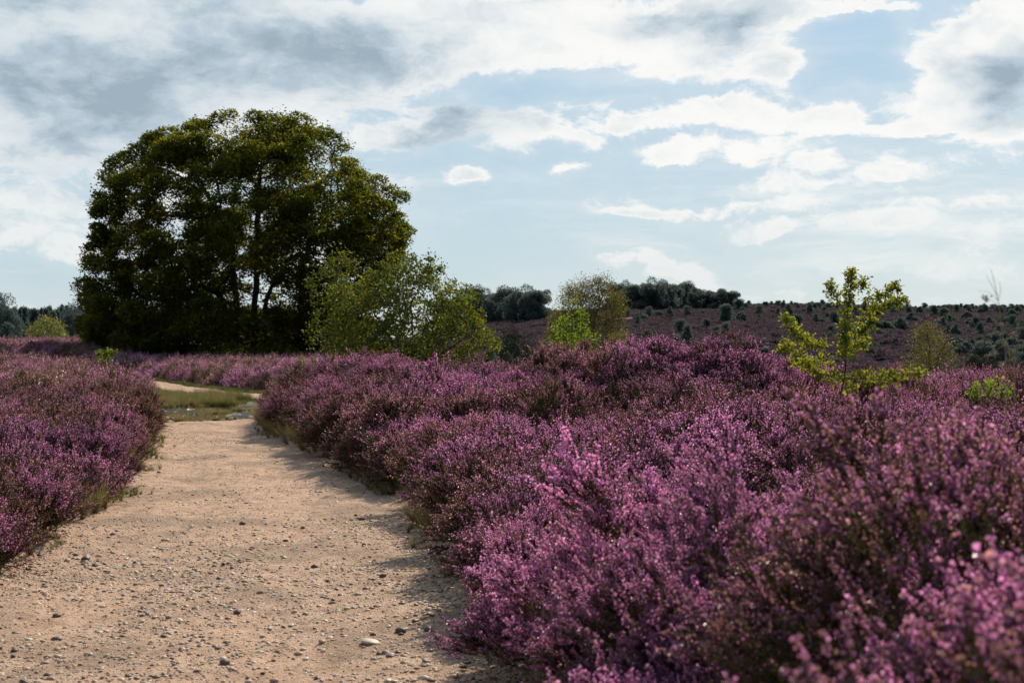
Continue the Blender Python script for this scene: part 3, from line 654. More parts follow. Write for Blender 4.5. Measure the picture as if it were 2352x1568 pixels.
while cnt < 250:
    y = 6.2 + 12 * random.random() ** 1.5; x = random.uniform(XL(y) - .1, XR(y) + .15)
    if random.random() > float(stone_density(np.array([x]), np.array([y]))[0]) * 1.1: continue
    k = random.choices(['dark', 'tan', 'pale'], [.38, .32, .30])[0]; s = min(.04, random.lognormvariate(math.log(.017), .38))
    band = 'near end of the sand path' if y < 8.5 else ('gravelly middle of the sand path' if y < 12.5 else 'far smoother stretch of the path')
    lab = {'dark': 'small dark brown stone resting on the ', 'tan': 'small tan rounded stone resting on the ', 'pale': 'small pale flat stone resting on the '}[k] + band
    put_stone(x, y, s, k, lab, f'{k} stones on the {band}', 1.0 if k == 'dark' else .75); cnt += 1

# ------------------------------------------------------------------ big oak
rng = np.random.default_rng(77)
OAKLEAF = leaf_mat('oak_leaf', [(.05, (.034, .047, .011)), (.45, (.066, .081, .017)), (.75, (.12, .122, .023)), (1, (.20, .155, .03))], trans=.5, gloss=.015, rough=.38, tboost=1.9, nscale=.35, tshift=(1.3, 1.2, .3))
OAKBARK = bark_mat('oak_bark', (.022, .017, .012), (.07, .055, .04))
oY = 82.0; ocx = 565; oz0 = z1(*at(ocx, oY)[:2])
prof = [(824, 205, 765), (790, 186, 790), (740, 183, 850), (700, 190, 885), (640, 186, 905), (590, 196, 930), (550, 212, 952), (480, 222, 950), (430, 228, 925), (405, 238, 872), (372, 256, 832), (340, 298, 812), (312, 350, 780), (285, 425, 745), (268, 480, 690), (256, 525, 580)]
att = prof_attr(prof, oY, ocx, oz0, 4200, depth=.78, shell=.42, hole=.30, hscale=1.5, seed=3.3)
att = att[~((np.hypot(att[:, 0] - .3, att[:, 1]) < 2.6) & (att[:, 2] < 5.5) & (att[:, 2] > 2.6))]
kk = oY / FD
def OP(px, py, dy=0): return ((px - ocx) * kk, dy, CAMZ + (784 - py) * kk - oz0)
chains = [[(-.7, 0, -.2), OP(545, 700), OP(536, 640), OP(533, 570, -.3), OP(500, 480, -.6)], [(.4, .5, -.2), OP(582, 700, .5), OP(590, 620, .4), OP(588, 500, .5), OP(592, 390, .8)],
          [(-1.4, -.4, -.2), OP(522, 700, -.5), OP(515, 680, -.6), OP(470, 655, -1), OP(430, 672, -1.5)], [(3.2, -.8, -.2), OP(697, 700, -.8), OP(700, 620, -1), OP(730, 520, -1.2)], [(.9, 1.2, -.2), OP(600, 690, 1.4), OP(640, 600, 2.2)]]
def lobes(g, C, R, n_each, size, flat=.5, up=.35, tm=FOLD, sq=.62):
    """leafy boughs: each lobe is a thick shell of leaves, denser on its upper side"""
    for c, r in zip(C, R):
        n = int(n_each * (r * r)); d = unit(rng.normal(size=(n, 3)) + [0, 0, up]); rad = r * rng.uniform(.55, 1.0, n) ** .6 * (1 + .22 * np.sin(d[:, 0] * 5 + c[0]) * np.sin(d[:, 1] * 4 + c[2]))
        P = c + d * rad[:, None] * np.array([1, 1, sq]) + rng.normal(0, .04 * r, (n, 3))
        leaves_at(g, P, 1, .02, size, tm, 0, .1, 0, flat)
def oak_low(g):
    C = prof_attr(prof[2:] + [(800, 190, 790)], oY, ocx, oz0, 335, depth=.80, shell=.32, hole=.33, hscale=1.8, seed=1.2); C = C[~((np.abs(C[:, 0] - .2) < 2.6) & (C[:, 2] < 5.2) & (rng.uniform(0, 1, len(C)) < .8))]
    C *= np.array([.93, .93, 1]); C[:, 2] -= .35
    lobes(g, C, rng.uniform(.55, 1.2, len(C)), 640, .185)
    C4 = prof_attr(prof[1:], oY, ocx, oz0, 330, depth=.80, shell=.04, hole=.3, hscale=1.4, seed=6.2); C4 *= np.array([.97, .97, 1]); C4[:, 2] -= .2
    lobes(g, C4, rng.uniform(.3, .65, len(C4)), 900, .185)
    m = 46; px = rng.uniform(245, 860, m); C2_ = np.stack([(px - ocx) * kk, rng.uniform(-6, 4, m), rng.uniform(.2, 1.0, m) + 2.6 * rng.uniform(0, 1, m) ** 2.2], -1)
    lobes(g, C2_, rng.uniform(.7, 1.6, m), 760, .165)
    C3_ = np.stack([(rng.uniform(218, 275, 14) - ocx) * kk, rng.uniform(-3, 3, 14), rng.uniform(.3, 5, 14)], -1); lobes(g, C3_, rng.uniform(.6, 1.1, 14), 560, .165)
root, N_, r_ = grow_tree('oak_tree', (at(ocx, oY)[0], oY, oz0), 'huge broad dark oak tree with several trunks dominating the heath', 'tree', att, chains, .42, 4.0, .62, .017, OAKBARK, OAKLEAF, 24, .24, .165, FOLD, thin=1.9, flat=.45, extra=oak_low, e=2.15)
_tn = len(N_); print('oak nodes', _tn)

# ------------------------------------------------------------------ shrubs and trees of the middle distance
BIRCHBARK = bark_mat('grey_twig_bark', (.05, .04, .03), (.16, .13, .10), 20)
ALDER = leaf_mat('glossy_round_leaf', [(.05, (.028, .042, .009)), (.55, (.07, .092, .016)), (.85, (.13, .135, .022)), (1, (.28, .22, .03))], trans=.45, gloss=.022, rough=.42, tboost=2.0, nscale=1.2)
def placed(name, label, cat, prof, Y, cx, chains, n, step, infl, kill, r0, bark, lm, n_each, spread, size, tm, z0=None, **kw):
    x, _, _ = at(cx, Y); z0 = z1(x, Y) if z0 is None else z0
    sh = kw.pop('shell', .5); ho = kw.pop('hole', .1); hs = kw.pop('hscale', .5); dp = kw.pop('depth', .8); inner = kw.pop('inner', 0)
    att = prof_attr(prof, Y, cx, z0, n, depth=dp, shell=sh, hole=ho, hscale=hs, seed=cx * .37, inner=inner)
    k = Y / FD; P = lambda px, py, dy=0: ((px - cx) * k, dy, CAMZ + (784 - py) * k - z0)
    ch = [[(rng.normal(0, .05), rng.normal(0, .05), -.1)] + [P(*q) for q in c_] for c_ in chains]
    return grow_tree(name, (x, Y, z0), label, cat, att, ch, step, infl, kill, r0, bark, lm, n_each, spread, size, tm, **kw)
placed('alder_bush', 'large loose glossy leaved yellow green bush in front of the oak', 'bush',
       [(862, 880, 1040), (830, 800, 1110), (800, 742, 1150), (770, 735, 1160), (740, 742, 1125), (700, 745, 1112), (660, 752, 1085), (635, 775, 1040), (610, 840, 1020), (590, 880, 1010), (570, 905, 965)],
       45, 955, [[(950, 800), (945, 700)], [(985, 780, .3), (1010, 700, .6)], [(900, 780, -.3), (850, 700, -.5)], [(925, 770, .8), (900, 660, 1.0)], [(1000, 820), (1080, 770)]],
       2300, .14, 1.3, .17, .004, BIRCHBARK, ALDER, 11, .08, .085, ROUND, shell=.5, hole=.34, hscale=.75, thin=1.9, e=2.3)
placed('alder_bush', 'thin yellow leaved bush reaching up between the oak and the glossy bush', 'bush',
       [(800, 705, 790), (760, 695, 790), (700, 715, 800), (640, 700, 830), (600, 735, 830), (570, 760, 800)],
       50, 760, [[(765, 720), (775, 640), (780, 580)], [(730, 740), (715, 690)]], 260, .16, 1.4, .2, .005, BIRCHBARK, ALDER, 12, .10, .07, ROUND, hole=.15, thin=1.9)
WILLOW = leaf_mat('dull_olive_leaf', [(.05, (.07, .075, .03)), (.5, (.13, .125, .05)), (.85, (.20, .18, .075)), (1, (.26, .21, .08))], trans=.4, gloss=.03, rough=.42, tboost=1.35, nscale=.4)
placed('birch_tree', 'airy weeping birch with fine olive foliage, sky showing through its twigs', 'tree',
       [(835, 1255, 1450), (790, 1250, 1450), (740, 1255, 1445), (710, 1272, 1440), (690, 1278, 1437), (660, 1285, 1430), (645, 1300, 1415), (634, 1330, 1400)],
       105, 1345, [[(1340, 760), (1335, 700)], [(1365, 740, .5), (1385, 680, .8)], [(1320, 740, -.5), (1305, 690, -.8)]], 2000, .30, 3, .4, .010, BIRCHBARK, WILLOW, 40, .22, .11, FOLD, shell=.6, hole=.30, hscale=1.3, thin=2.2, droop=.5)
placed('birch_bush', 'low spreading olive bush at the foot of the weeping birch', 'bush',
       [(860, 1400, 1470), (810, 1385, 1465), (780, 1390, 1455), (765, 1410, 1440)], 95, 1425, [[(1425, 800)]], 300, .28, 2, .35, .008, BIRCHBARK, WILLOW, 44, .2, .11, FOLD, shell=.6, thin=2.0)
BRIGHT = leaf_mat('bright_young_leaf', [(.05, (.075, .12, .018)), (.6, (.125, .175, .026)), (.88, (.22, .22, .035)), (1, (.36, .15, .04))], trans=.5, gloss=.03, rough=.42, tboost=1.7, nscale=2, tshift=(1.15, 1.15, .4))
placed('birch_sapling', 'bright green birch sapling with orange tips in front of the weeping birch', 'sapling',
       [(870, 1240, 1390), (820, 1238, 1390), (780, 1243, 1382), (755, 1258, 1370), (740, 1268, 1355), (715, 1288, 1348), (695, 1298, 1338), (682, 1306, 1330)],
       24, 1312, [[(1312, 800), (1316, 700)], [(1290, 810), (1262, 750)], [(1335, 810), (1362, 755)], [(1300, 800, .1), (1285, 745, .15)], [(1325, 800, -.1), (1345, 735, -.1)]], 520, .055, .5, .06, .0016, BIRCHBARK, BRIGHT, 4, .03, .044, ROUND, hole=.1, hscale=.2, thin=2.0, shell=.6)
PINE = leaf_mat('pine_needle', [(.05, (.014, .022, .010)), (.5, (.028, .042, .016)), (1, (.06, .075, .025))], trans=.15, gloss=.04, rough=.4, tboost=1.2, nscale=1)
PINEBARK = bark_mat('pine_bark', (.04, .025, .018), (.10, .06, .04), 10)
SPIKE = ([(-.06, 0, 0), (.06, 0, 0), (0, .02, 1), (0, -.06, .1), (0, .06, .1)], [(0, 1, 2), (3, 4, 2)])
placed('pine_tree', 'dark green bushy pine behind the heather beside the glossy bush', 'pine', [(860, 1140, 1225), (830, 1130, 1235), (800, 1145, 1232), (775, 1150, 1215), (757, 1165, 1198)],
       62, 1182, [[(1180, 830), (1182, 770)]], 330, .22, 2, .32, .012, PINEBARK, PINE, 60, .16, .15, SPIKE, shell=.6, hole=.2, hscale=.8, thin=2.0, up=.5)
placed('pine_tree', 'dark rounded pine low in the valley beside the bleached grass stalks', 'pine', [(880, 2190, 2330), (850, 2195, 2320), (830, 2210, 2280), (818, 2230, 2262)],
       58, 2240, [[(2240, 850)]], 260, .22, 2, .32, .012, PINEBARK, PINE, 60, .16, .15, SPIKE, shell=.6, hole=.15, hscale=.8, thin=2.0, up=.5)
placed('birch_tree', 'rounded grey green birch standing in the valley between the oak sapling and the grass stalks', 'tree',
       [(890, 2080, 2200), (840, 2085, 2200), (800, 2092, 2195), (780, 2098, 2180), (755, 2100, 2165), (742, 2108, 2150), (738, 2115, 2135)], 70, 2138, [[(2135, 810), (2130, 760)], [(2155, 820), (2170, 790)]], 520, .25, 2.4, .36, .008, BIRCHBARK, WILLOW, 44, .19, .09, FOLD, shell=.6, hole=.15, hscale=.9, thin=2.2)
placed('birch_bush', 'small olive bush leaning on the side of the grey green valley birch', 'bush', [(880, 2062, 2110), (840, 2065, 2110), (820, 2075, 2100)], 60, 2085, [[(2085, 845)]], 90, .2, 2, .3, .006, BIRCHBARK, WILLOW, 40, .15, .085, FOLD, thin=2)
placed('birch_sapling', 'low bright green sapling crown showing under the bleached grass stalks', 'sapling', [(915, 2210, 2335), (890, 2225, 2330), (875, 2250, 2310), (866, 2285, 2300)], 16, 2270, [[(2270, 885)], [(2240, 890)], [(2305, 885)]], 110, .05, .5, .06, .0014, BIRCHBARK, BRIGHT, 8, .03, .036, ROUND, thin=2)

# oak sapling built bough by bough
SAPLEAF = leaf_mat('sapling_oak_leaf', [(.05, (.09, .115, .018)), (.55, (.16, .19, .025)), (.9, (.26, .25, .035)), (1, (.42, .20, .04))], trans=.5, gloss=.03, rough=.35, tboost=1.75, nscale=3)
def bough_plant(name, label, cat, Y, cx, boughs, twig_n, leaf_n, leaf, lsize, lm, tm, barkm, spread=.03, tl=.09):
    x, _, _ = at(cx, Y); z0 = z1(x, Y); k = Y / FD; root = empty(name, (x, Y, z0), label, cat)
    g = Geo(); gl = Geo(); C = []; DD = []
    for pts, r0, r1, bare in boughs:
        P = np.array([((q[0] - cx) * k, (q[2] if len(q) > 2 else 0), CAMZ + (784 - q[1]) * k - z0) for q in pts]); m = max(6, len(pts) * 5); L = smooth_line(P, m, .004)
        poly_tube(g, L, np.linspace(r0, r1, m), 6)
        length = np.linalg.norm(np.diff(L, axis=0), axis=1).sum(); nt_ = max(3, int(length * twig_n))
        for i in range(nt_):
            t = bare + (1 - bare) * (i + rng.uniform(0, 1)) / nt_; j = min(m - 2, int(t * (m - 1))); o = L[j] + (L[j + 1] - L[j]) * rng.uniform(); ax = unit(L[j + 1] - L[j])
            d = unit(ax * .7 + unit(rng.normal(size=3)) + [0, 0, .15]); ln = tl * rng.uniform(.5, 1.3) * (1.1 - .5 * t); e = o + d * ln
            tubes(g, [o], [e], [r1 * .7], [r1 * .4], 4)
            for q in np.linspace(.35, 1, leaf_n): C.append(o + d * ln * q + rng.normal(0, spread * .25, 3)); DD.append(unit(d * .5 + unit(rng.normal(size=3)) * .9 + [0, 0, -.1]))
    link('trunk', g.mesh('trunk', [barkm], True), root); C = np.array(C); DD = np.array(DD)
    stamp(gl, tm[0], tm[1], C, frames(DD, rng.uniform(0, 6.28, len(C))), lsize * rng.uniform(.65, 1.2, len(C)), 0); link('crown', gl.mesh('crown', [lm]), root); return root
bough_plant('oak_sapling', 'yellow green oak sapling with spread boughs standing above the heather bank', 'sapling', 17, 1930,
    [([(1930, 905), (1942, 850), (1940, 800), (1946, 740), (1950, 690), (1953, 655), (1955, 622)], .011, .0022, .25),
     ([(1942, 790), (1975, 745, .1), (2010, 715, .2), (2050, 697, .2), (2088, 690, .25)], .007, .002, .35),
     ([(1946, 745), (1985, 700, -.1), (2015, 680, -.2), (2050, 662, -.2)], .005, .0016, .35),
     ([(1950, 700), (1935, 690, .1), (1922, 672, .2), (1917, 650, .2)], .004, .0016, .3),
     ([(1951, 680), (1965, 662), (1985, 648)], .003, .0014, .5),
     ([(1940, 825), (1900, 800, -.2), (1850, 790, -.3), (1815, 768, -.4), (1790, 735, -.4)], .006, .0018, .3),
     ([(1942, 770), (1975, 770, .3), (2000, 755, .3), (2020, 735, .3)], .004, .0016, .3),
     ([(1938, 830), (1970, 800, .3), (2000, 790, .4)], .004, .0016, .2),
     ([(1934, 860), (1890, 830, .2), (1850, 830, .3), (1825, 795, .3), (1800, 800, .2)], .006, .0018, .1),
     ([(1934, 875), (1985, 865, -.2), (2040, 858, -.3), (2105, 858, -.3)], .006, .0018, .1),
     ([(1934, 870), (1900, 865, -.3), (1860, 850, -.3), (1830, 830, -.3)], .006, .0018, .1),
     ([(1940, 840), (1930, 790, -.3), (1925, 750, -.3)], .005, .0018, .2), ([(1936, 880), (1980, 880, .3), (2030, 880, .4), (2080, 875, .4)], .005, .0018, 0)],
    95, 5, None, .05, SAPLEAF, OAK, BIRCHBARK, tl=.125)
bough_plant('oak_seedling', 'small bright green seedling poking out of the heather near the trail bend', 'sapling', 38, 242, [([(242, 850), (244, 825), (246, 806)], .008, .003, .3), ([(242, 830), (230, 815, .1), (226, 810, .1)], .005, .002, .2), ([(243, 830), (256, 815), (262, 808)], .005, .002, .2)], 60, 5, None, .075, BRIGHT, OAK, BIRCHBARK, tl=.14)
bough_plant('bramble_bush', 'bright green broad leaved seedling in front of the dark oak skirt', 'sapling', 30, 700, [([(690, 870), (692, 845), (690, 822)], .008, .003, .3), ([(692, 860), (715, 845), (722, 830)], .006, .002, .2), ([(690, 865), (675, 860), (672, 850)], .005, .002, .2), ([(700, 865), (735, 855), (752, 838)], .006, .002, .1), ([(690, 870), (660, 870), (640, 880)], .006, .002, 0)], 50, 5, None, .06, BRIGHT, OAK, BIRCHBARK, tl=.12)

# pine seedling in the heather opposite the bank
def pine_seedling():
    x, y = at(150, 16)[0], 16; z0 = z1(x, y); r0 = empty('pine_seedling', (x, y, z0), 'young pine seedling with long green needles sunk in the heather', 'pine')
    g = Geo(); gl = Geo(); poly_tube(g, smooth_line([(0, 0, 0), (.01, 0, .3), (.03, 0, .62)], 10), np.linspace(.012, .004, 10)); C = []; D = []
    for i in range(9):
        a = i * 2.4; zz = .28 + .035 * i; e = np.array([math.cos(a) * .22 * (1 - i / 14), math.sin(a) * .22 * (1 - i / 14), zz + .1]); o = np.array([.02, 0, zz]); tubes(g, [o], [e], [.005], [.003], 5)
        for t in np.linspace(.25, 1, 14):
            p_ = o + (e - o) * t
            for _ in range(7): C.append(p_); D.append(unit(unit(e - o) * .8 + unit(rng.normal(size=3)) * .7 + [0, 0, .3]))
    link('trunk', g.mesh('trunk', [PINEBARK], True), r0); C, D = np.array(C), np.array(D)
    stamp(gl, [(-.012, 0, 0), (.012, 0, 0), (0, 0, 1)], [(0, 1, 2)], C, frames(D, rng.uniform(0, 6, len(C))), rng.uniform(.07, .12, len(C)), 0)
    stamp(gl, [(0, -.012, 0), (0, .012, 0), (0, 0, 1)], [(0, 1, 2)], C, frames(D, rng.uniform(0, 6, len(C))), rng.uniform(.07, .12, len(C)), 0)
    link('crown', gl.mesh('crown', [leaf_mat('seedling_needle', [(.1, (.03, .07, .015)), (.9, (.09, .15, .03))], trans=.3, tboost=1.2)]), r0)
pine_seedling()

# ------------------------------------------------------------------ far trees: a few kinds, copied tree by tree
def hz(c, f, haze=(.25, .33, .36)): return tuple(c[i] * (1 - f) + haze[i] * f for i in range(3))  # aerial haze is mixed straight into the far foliage base colour
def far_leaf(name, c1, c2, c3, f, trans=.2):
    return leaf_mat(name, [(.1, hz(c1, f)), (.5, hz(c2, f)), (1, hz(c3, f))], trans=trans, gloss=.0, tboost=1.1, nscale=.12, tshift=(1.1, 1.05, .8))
def crown_geo(seed, kind, nleaf, size):
    r = np.random.default_rng(seed); P = []
    if kind == 'round':
        nl = 44; c = unit(r.normal(size=(nl, 3))) * np.array([.38, .38, .33]) * r.uniform(.55, 1.12, (nl, 1)) + [0, 0, .60]; c[:, 2] = np.maximum(c[:, 2], .22); c[:14, 2] = r.uniform(.12, .3, 14); R = r.uniform(.07, .19, nl)
    elif kind == 'column':
        nl = 20; t = r.uniform(0, 1, nl); c = np.stack([r.normal(0, .08, nl), r.normal(0, .08, nl), .14 + .74 * t], -1); R = .10 + .16 * np.sin(np.pi * (.15 + .75 * t)) * r.uniform(.7, 1, nl)
    elif kind == 'bush':
        nl = 20; a = r.uniform(0, 6.28, nl); q = np.sqrt(r.uniform(0, 1, nl)); pk = r.uniform(.2, .7); c = np.stack([.38 * q * np.cos(a), .38 * q * np.sin(a), .16 + .62 * (1 - q ** 1.3) * r.uniform(.35, 1.2, nl) * (pk + (1 - pk) * (np.sin(a + seed) * .5 + .5))], -1); R = r.uniform(.07, .22, nl)
    elif kind == 'pine':
        nl = 24; t = r.uniform(0, 1, nl); a = r.uniform(0, 6.28, nl); q = .42 * (1 - t) ** .7 * r.uniform(.4, 1, nl); c = np.stack([q * np.cos(a), q * np.sin(a), .12 + .8 * t], -1); R = r.uniform(.07, .15, nl)
    i = r.integers(0, nl, nleaf); d = unit(r.normal(size=(nleaf, 3))); d[:, 2] = np.where(r.uniform(0, 1, nleaf) < .35, np.abs(d[:, 2]), d[:, 2])
    P = c[i] + d * (R[i] * r.uniform(.7, 1.08, nleaf))[:, None]; P[:, 2] = np.maximum(P[:, 2], .02)
    g = Geo(); stamp(g, FOLD[0], FOLD[1], P, frames(unit(d * .3 + r.normal(size=P.shape)), r.uniform(0, 6, nleaf)), size * r.uniform(.7, 1.4, nleaf), 0)
    s = Geo(); top = .55 if kind == 'round' else .75
    poly_tube(s, smooth_line([(0, 0, -.03), (r.normal(0, .01), r.normal(0, .01), top * .5), (r.normal(0, .03), r.normal(0, .03), top)], 8), np.linspace(.035, .010, 8), 6)
    for q in c[:9]: tubes(s, [(0, 0, q[2] * .55)], [q], [.014], [.005], 4)
    return g, s
def kind_meshes(pref, kind, n, nleaf, size, lm, bk, seed):
    out = []
    for i in range(n):
        g, s = crown_geo(seed + i, kind, nleaf, size); out.append((g.mesh('crown', [lm]), s.mesh('trunk', [bk], True)))
    return out
FARBARK = bark_mat('far_bark', (.06, .06, .06), (.10, .10, .095), 3)
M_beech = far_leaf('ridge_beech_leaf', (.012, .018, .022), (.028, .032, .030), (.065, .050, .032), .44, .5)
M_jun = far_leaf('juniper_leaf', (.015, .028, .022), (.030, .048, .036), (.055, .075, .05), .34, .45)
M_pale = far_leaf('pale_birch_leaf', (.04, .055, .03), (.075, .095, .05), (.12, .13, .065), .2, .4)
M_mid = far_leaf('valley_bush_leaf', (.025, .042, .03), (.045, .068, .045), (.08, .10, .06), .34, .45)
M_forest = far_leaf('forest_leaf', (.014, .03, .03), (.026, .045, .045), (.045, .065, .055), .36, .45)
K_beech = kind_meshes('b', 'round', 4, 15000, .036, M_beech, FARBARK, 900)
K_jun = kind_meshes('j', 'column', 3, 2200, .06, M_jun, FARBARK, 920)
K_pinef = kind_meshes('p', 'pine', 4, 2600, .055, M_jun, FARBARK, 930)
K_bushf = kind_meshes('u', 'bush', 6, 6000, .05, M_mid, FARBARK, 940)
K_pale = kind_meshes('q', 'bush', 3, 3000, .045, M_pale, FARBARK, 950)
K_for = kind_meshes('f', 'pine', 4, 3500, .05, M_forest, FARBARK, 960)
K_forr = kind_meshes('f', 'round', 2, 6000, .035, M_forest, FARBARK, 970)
def far_tree(name, kinds, x, y, z, w, h, label, cat, group=None):
    cm, tm = random.choice(kinds); r0 = empty(name, (x, y, z), label, cat, group, random.uniform(0, 6.28)); f = 1.0
    for nm, me in (('trunk', tm), ('crown', cm)):
        o = link(nm, me, r0); o.scale = (w * 1.08, w * 1.08, h)
    return r0
# ridge groups (px on the layout sheet: centre x, base y, width, top y)
def C2(cx, by, w, h): return 1005 + cx * .2933, 574 + by * .2933, w * .2933, h * .2933
def C3(cx, by, w, h): return 1637 + cx * .3042, 574 + by * .3042, w * .3042, h * .3042
GL = [(40, 520, 120, 200), (130, 540, 130, 235), (215, 545, 110, 230), (300, 550, 120, 262), (400, 552, 125, 250), (480, 560, 130, 225), (555, 562, 190, 272), (665, 562, 200, 272), (745, 560, 110, 225), (800, 552, 145, 232)]
GL += [(170, 560, 120, 215), (350, 565, 120, 235), (450, 570, 130, 205), (610, 570, 120, 225), (710, 570, 110, 205)]
GRr = [(1395, 478, 120, 200), (1450, 475, 110, 205), (1530, 478, 130, 205), (1620, 480, 160, 228), (1700, 480, 150, 232), (1780, 478, 150, 225), (1845, 470, 110, 190), (1960, 462, 140, 190), (2040, 470, 110, 160), (2105, 472, 110, 160), (2180, 474, 100, 150), (2245, 474, 145, 175)]
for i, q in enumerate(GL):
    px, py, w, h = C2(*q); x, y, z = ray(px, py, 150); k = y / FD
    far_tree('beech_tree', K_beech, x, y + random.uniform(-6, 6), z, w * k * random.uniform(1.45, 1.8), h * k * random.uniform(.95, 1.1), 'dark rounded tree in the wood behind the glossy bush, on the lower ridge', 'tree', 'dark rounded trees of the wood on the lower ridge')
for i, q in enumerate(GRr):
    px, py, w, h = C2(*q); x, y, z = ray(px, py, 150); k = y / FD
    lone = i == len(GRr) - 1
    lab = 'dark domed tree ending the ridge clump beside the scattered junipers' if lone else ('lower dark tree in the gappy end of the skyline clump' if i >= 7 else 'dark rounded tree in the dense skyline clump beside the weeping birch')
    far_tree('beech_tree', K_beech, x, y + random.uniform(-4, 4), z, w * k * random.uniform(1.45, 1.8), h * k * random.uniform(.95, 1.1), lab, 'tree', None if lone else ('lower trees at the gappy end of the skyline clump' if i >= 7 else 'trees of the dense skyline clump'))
J2 = [(1590, 550, 95, 105, 'b'), (1567, 590, 40, 75, 'j'), (1655, 518, 50, 72, 'j'), (1725, 517, 38, 42, 'j'), (1752, 516, 25, 35, 'j'), (1820, 525, 62, 78, 'p'), (1955, 517, 52, 78, 'j'), (2065, 495, 65, 55, 'b'), (2090, 521, 45, 38, 'b'), (2132, 536, 40, 36, 'b'), (2260, 572, 80, 135, 'j'),
      (1535, 502, 40, 42, 'b'), (1485, 517, 34, 62, 'j'), (1650, 695, 95, 105, 'q'), (1690, 690, 60, 120, 'q'), (1900, 655, 70, 105, 'j'), (1955, 750, 95, 145, 'p'), (1870, 802, 125, 160, 'b'), (2115, 615, 52, 78, 'j'), (2255, 682, 55, 105, 'j'), (2205, 492, 42, 34, 'b'), (2172, 517, 36, 22, 'b'),
      (1845, 590, 40, 50, 'q'), (2010, 745, 80, 60, 'q'), (2030, 800, 130, 90, 'q'), (2130, 760, 120, 120, 'q'), (2230, 830, 110, 70, 'q'), (2190, 690, 45, 60, 'j'), (2205, 558, 40, 18, 'b'), (1490, 555, 20, 18, 'b'), (700, 590, 26, 32, 'j'), (2310, 495, 30, 35, 'b'), (880, 480, 60, 50, 'b'), (925, 470, 50, 45, 'q')]
J3 = [(100, 552, 72, 128, 'j'), (200, 456, 62, 85, 'j'), (215, 520, 62, 90, 'b'), (232, 536, 72, 56, 'p'), (290, 427, 36, 32, 'b'), (345, 520, 46, 46, 'b'), (388, 530, 46, 42, 'b'), (352, 492, 55, 72, 'j'), (405, 432, 42, 42, 'p'), (440, 446, 46, 42, 'b'), (448, 511, 26, 30, 'j'), (498, 497, 56, 82, 'b'), (536, 442, 42, 62, 'p'),
      (570, 546, 84, 126, 'p'), (592, 420, 34, 36, 'p'), (630, 426, 30, 34, 'j'), (668, 430, 46, 38, 'b'), (640, 586, 72, 98, 'j'), (656, 462, 32, 24, 'b'), (735, 482, 60, 72, 'p'), (750, 422, 34, 36, 'p'), (787, 424, 36, 22, 'b'), (785, 552, 62, 92, 'b'), (836, 555, 52, 62, 'b'), (870, 426, 20, 22, 'j'), (882, 512, 66, 72, 'b'),
      (920, 562, 62, 96, 'j'), (1160, 588, 130, 130, 'b'), (1230, 500, 70, 90, 'b'), (1310, 612, 95, 115, 'b'), (1415, 607, 125, 140, 'b'), (1470, 606, 60, 70, 'b'), (1505, 507, 32, 38, 'j'), (1530, 466, 44, 36, 'b'), (1600, 517, 46, 48, 'b'), (1480, 478, 66, 52, 'p'), (1565, 482, 62, 56, 'p'), (1670, 502, 92, 76, 'p'),
      (1740, 472, 62, 56, 'p'), (1745, 508, 56, 70, 'j'), (1840, 476, 66, 60, 'p'), (1710, 568, 84, 78, 'b'), (1785, 560, 52, 64, 'p'), (1860, 552, 28, 28, 'b'), (1835, 655, 92, 115, 'b'), (1935, 472, 52, 46, 'p'), (1962, 566, 84, 95, 'b'), (1985, 604, 95, 90, 'p'), (2055, 478, 72, 62, 'p'), (2095, 562, 72, 76, 'b'), (2160, 484, 84, 64, 'p'),
      (2240, 476, 72, 50, 'p'), (2300, 476, 64, 52, 'p'), (2260, 592, 52, 98, 'j'), (2222, 560, 70, 90, 'b'), (2330, 590, 70, 80, 'b'), (1192, 802, 72, 145, 'q'), (1345, 675, 46, 55, 'q'), (866, 650, 58, 68, 'q'), (235, 812, 62, 115, 'j'), (335, 745, 76, 100, 'b'), (397, 806, 112, 128, 'b'), (95, 655, 52, 95, 'q'), (30, 655, 52, 78, 'j'),
      (25, 500, 30, 20, 'b'), (45, 535, 40, 14, 'b'), (150, 475, 30, 30, 'b'), (700, 478, 26, 22, 'b'), (1900, 532, 28, 28, 'b'), (1270, 520, 56, 54, 'b'), (1120, 470, 40, 36, 'p'), (1010, 455, 46, 40, 'p'), (940, 446, 42, 36, 'p'), (1225, 452, 44, 44, 'p'), (1290, 460, 50, 36, 'p'), (1400, 472, 60, 46, 'p'), (1350, 640, 40, 50, 'b'), (1290, 632, 60, 50, 'b')]
# big bushes that fill the valley below the slope
J3 += [(1860, 800, 90, 150, 'b'), (1930, 790, 120, 150, 'b'), (2010, 700, 70, 80, 'q'), (2050, 820, 150, 190, 'b'), (2140, 760, 130, 160, 'b'), (2190, 850, 170, 190, 'b'), (2280, 740, 120, 140, 'b'), (2330, 850, 150, 190, 'b'), (2250, 930, 200, 190, 'b'), (2340, 960, 160, 170, 'p'), (2345, 690, 80, 100, 'j'), (1960, 880, 110, 90, 'p'), (1820, 740, 80, 90, 'b'), (2100, 680, 90, 80, 'b'), (2200, 680, 80, 90, 'b')]
KD = {'b': (K_bushf, 'valley_bush', 'rounded grey green bush', 'bush'), 'j': (K_jun, 'juniper', 'narrow upright dark juniper', 'juniper'), 'p': (K_pinef, 'young_pine', 'small dark pointed pine', 'pine'), 'q': (K_pale, 'birch_bush', 'pale olive birch bush', 'bush')}
def zone(py): return 'along the skyline of the far ridge' if py < 716 else ('dotted over the upper heather slope' if py < 748 else ('on the lower heather slope' if py < 790 else 'in the hollow below the slope'))
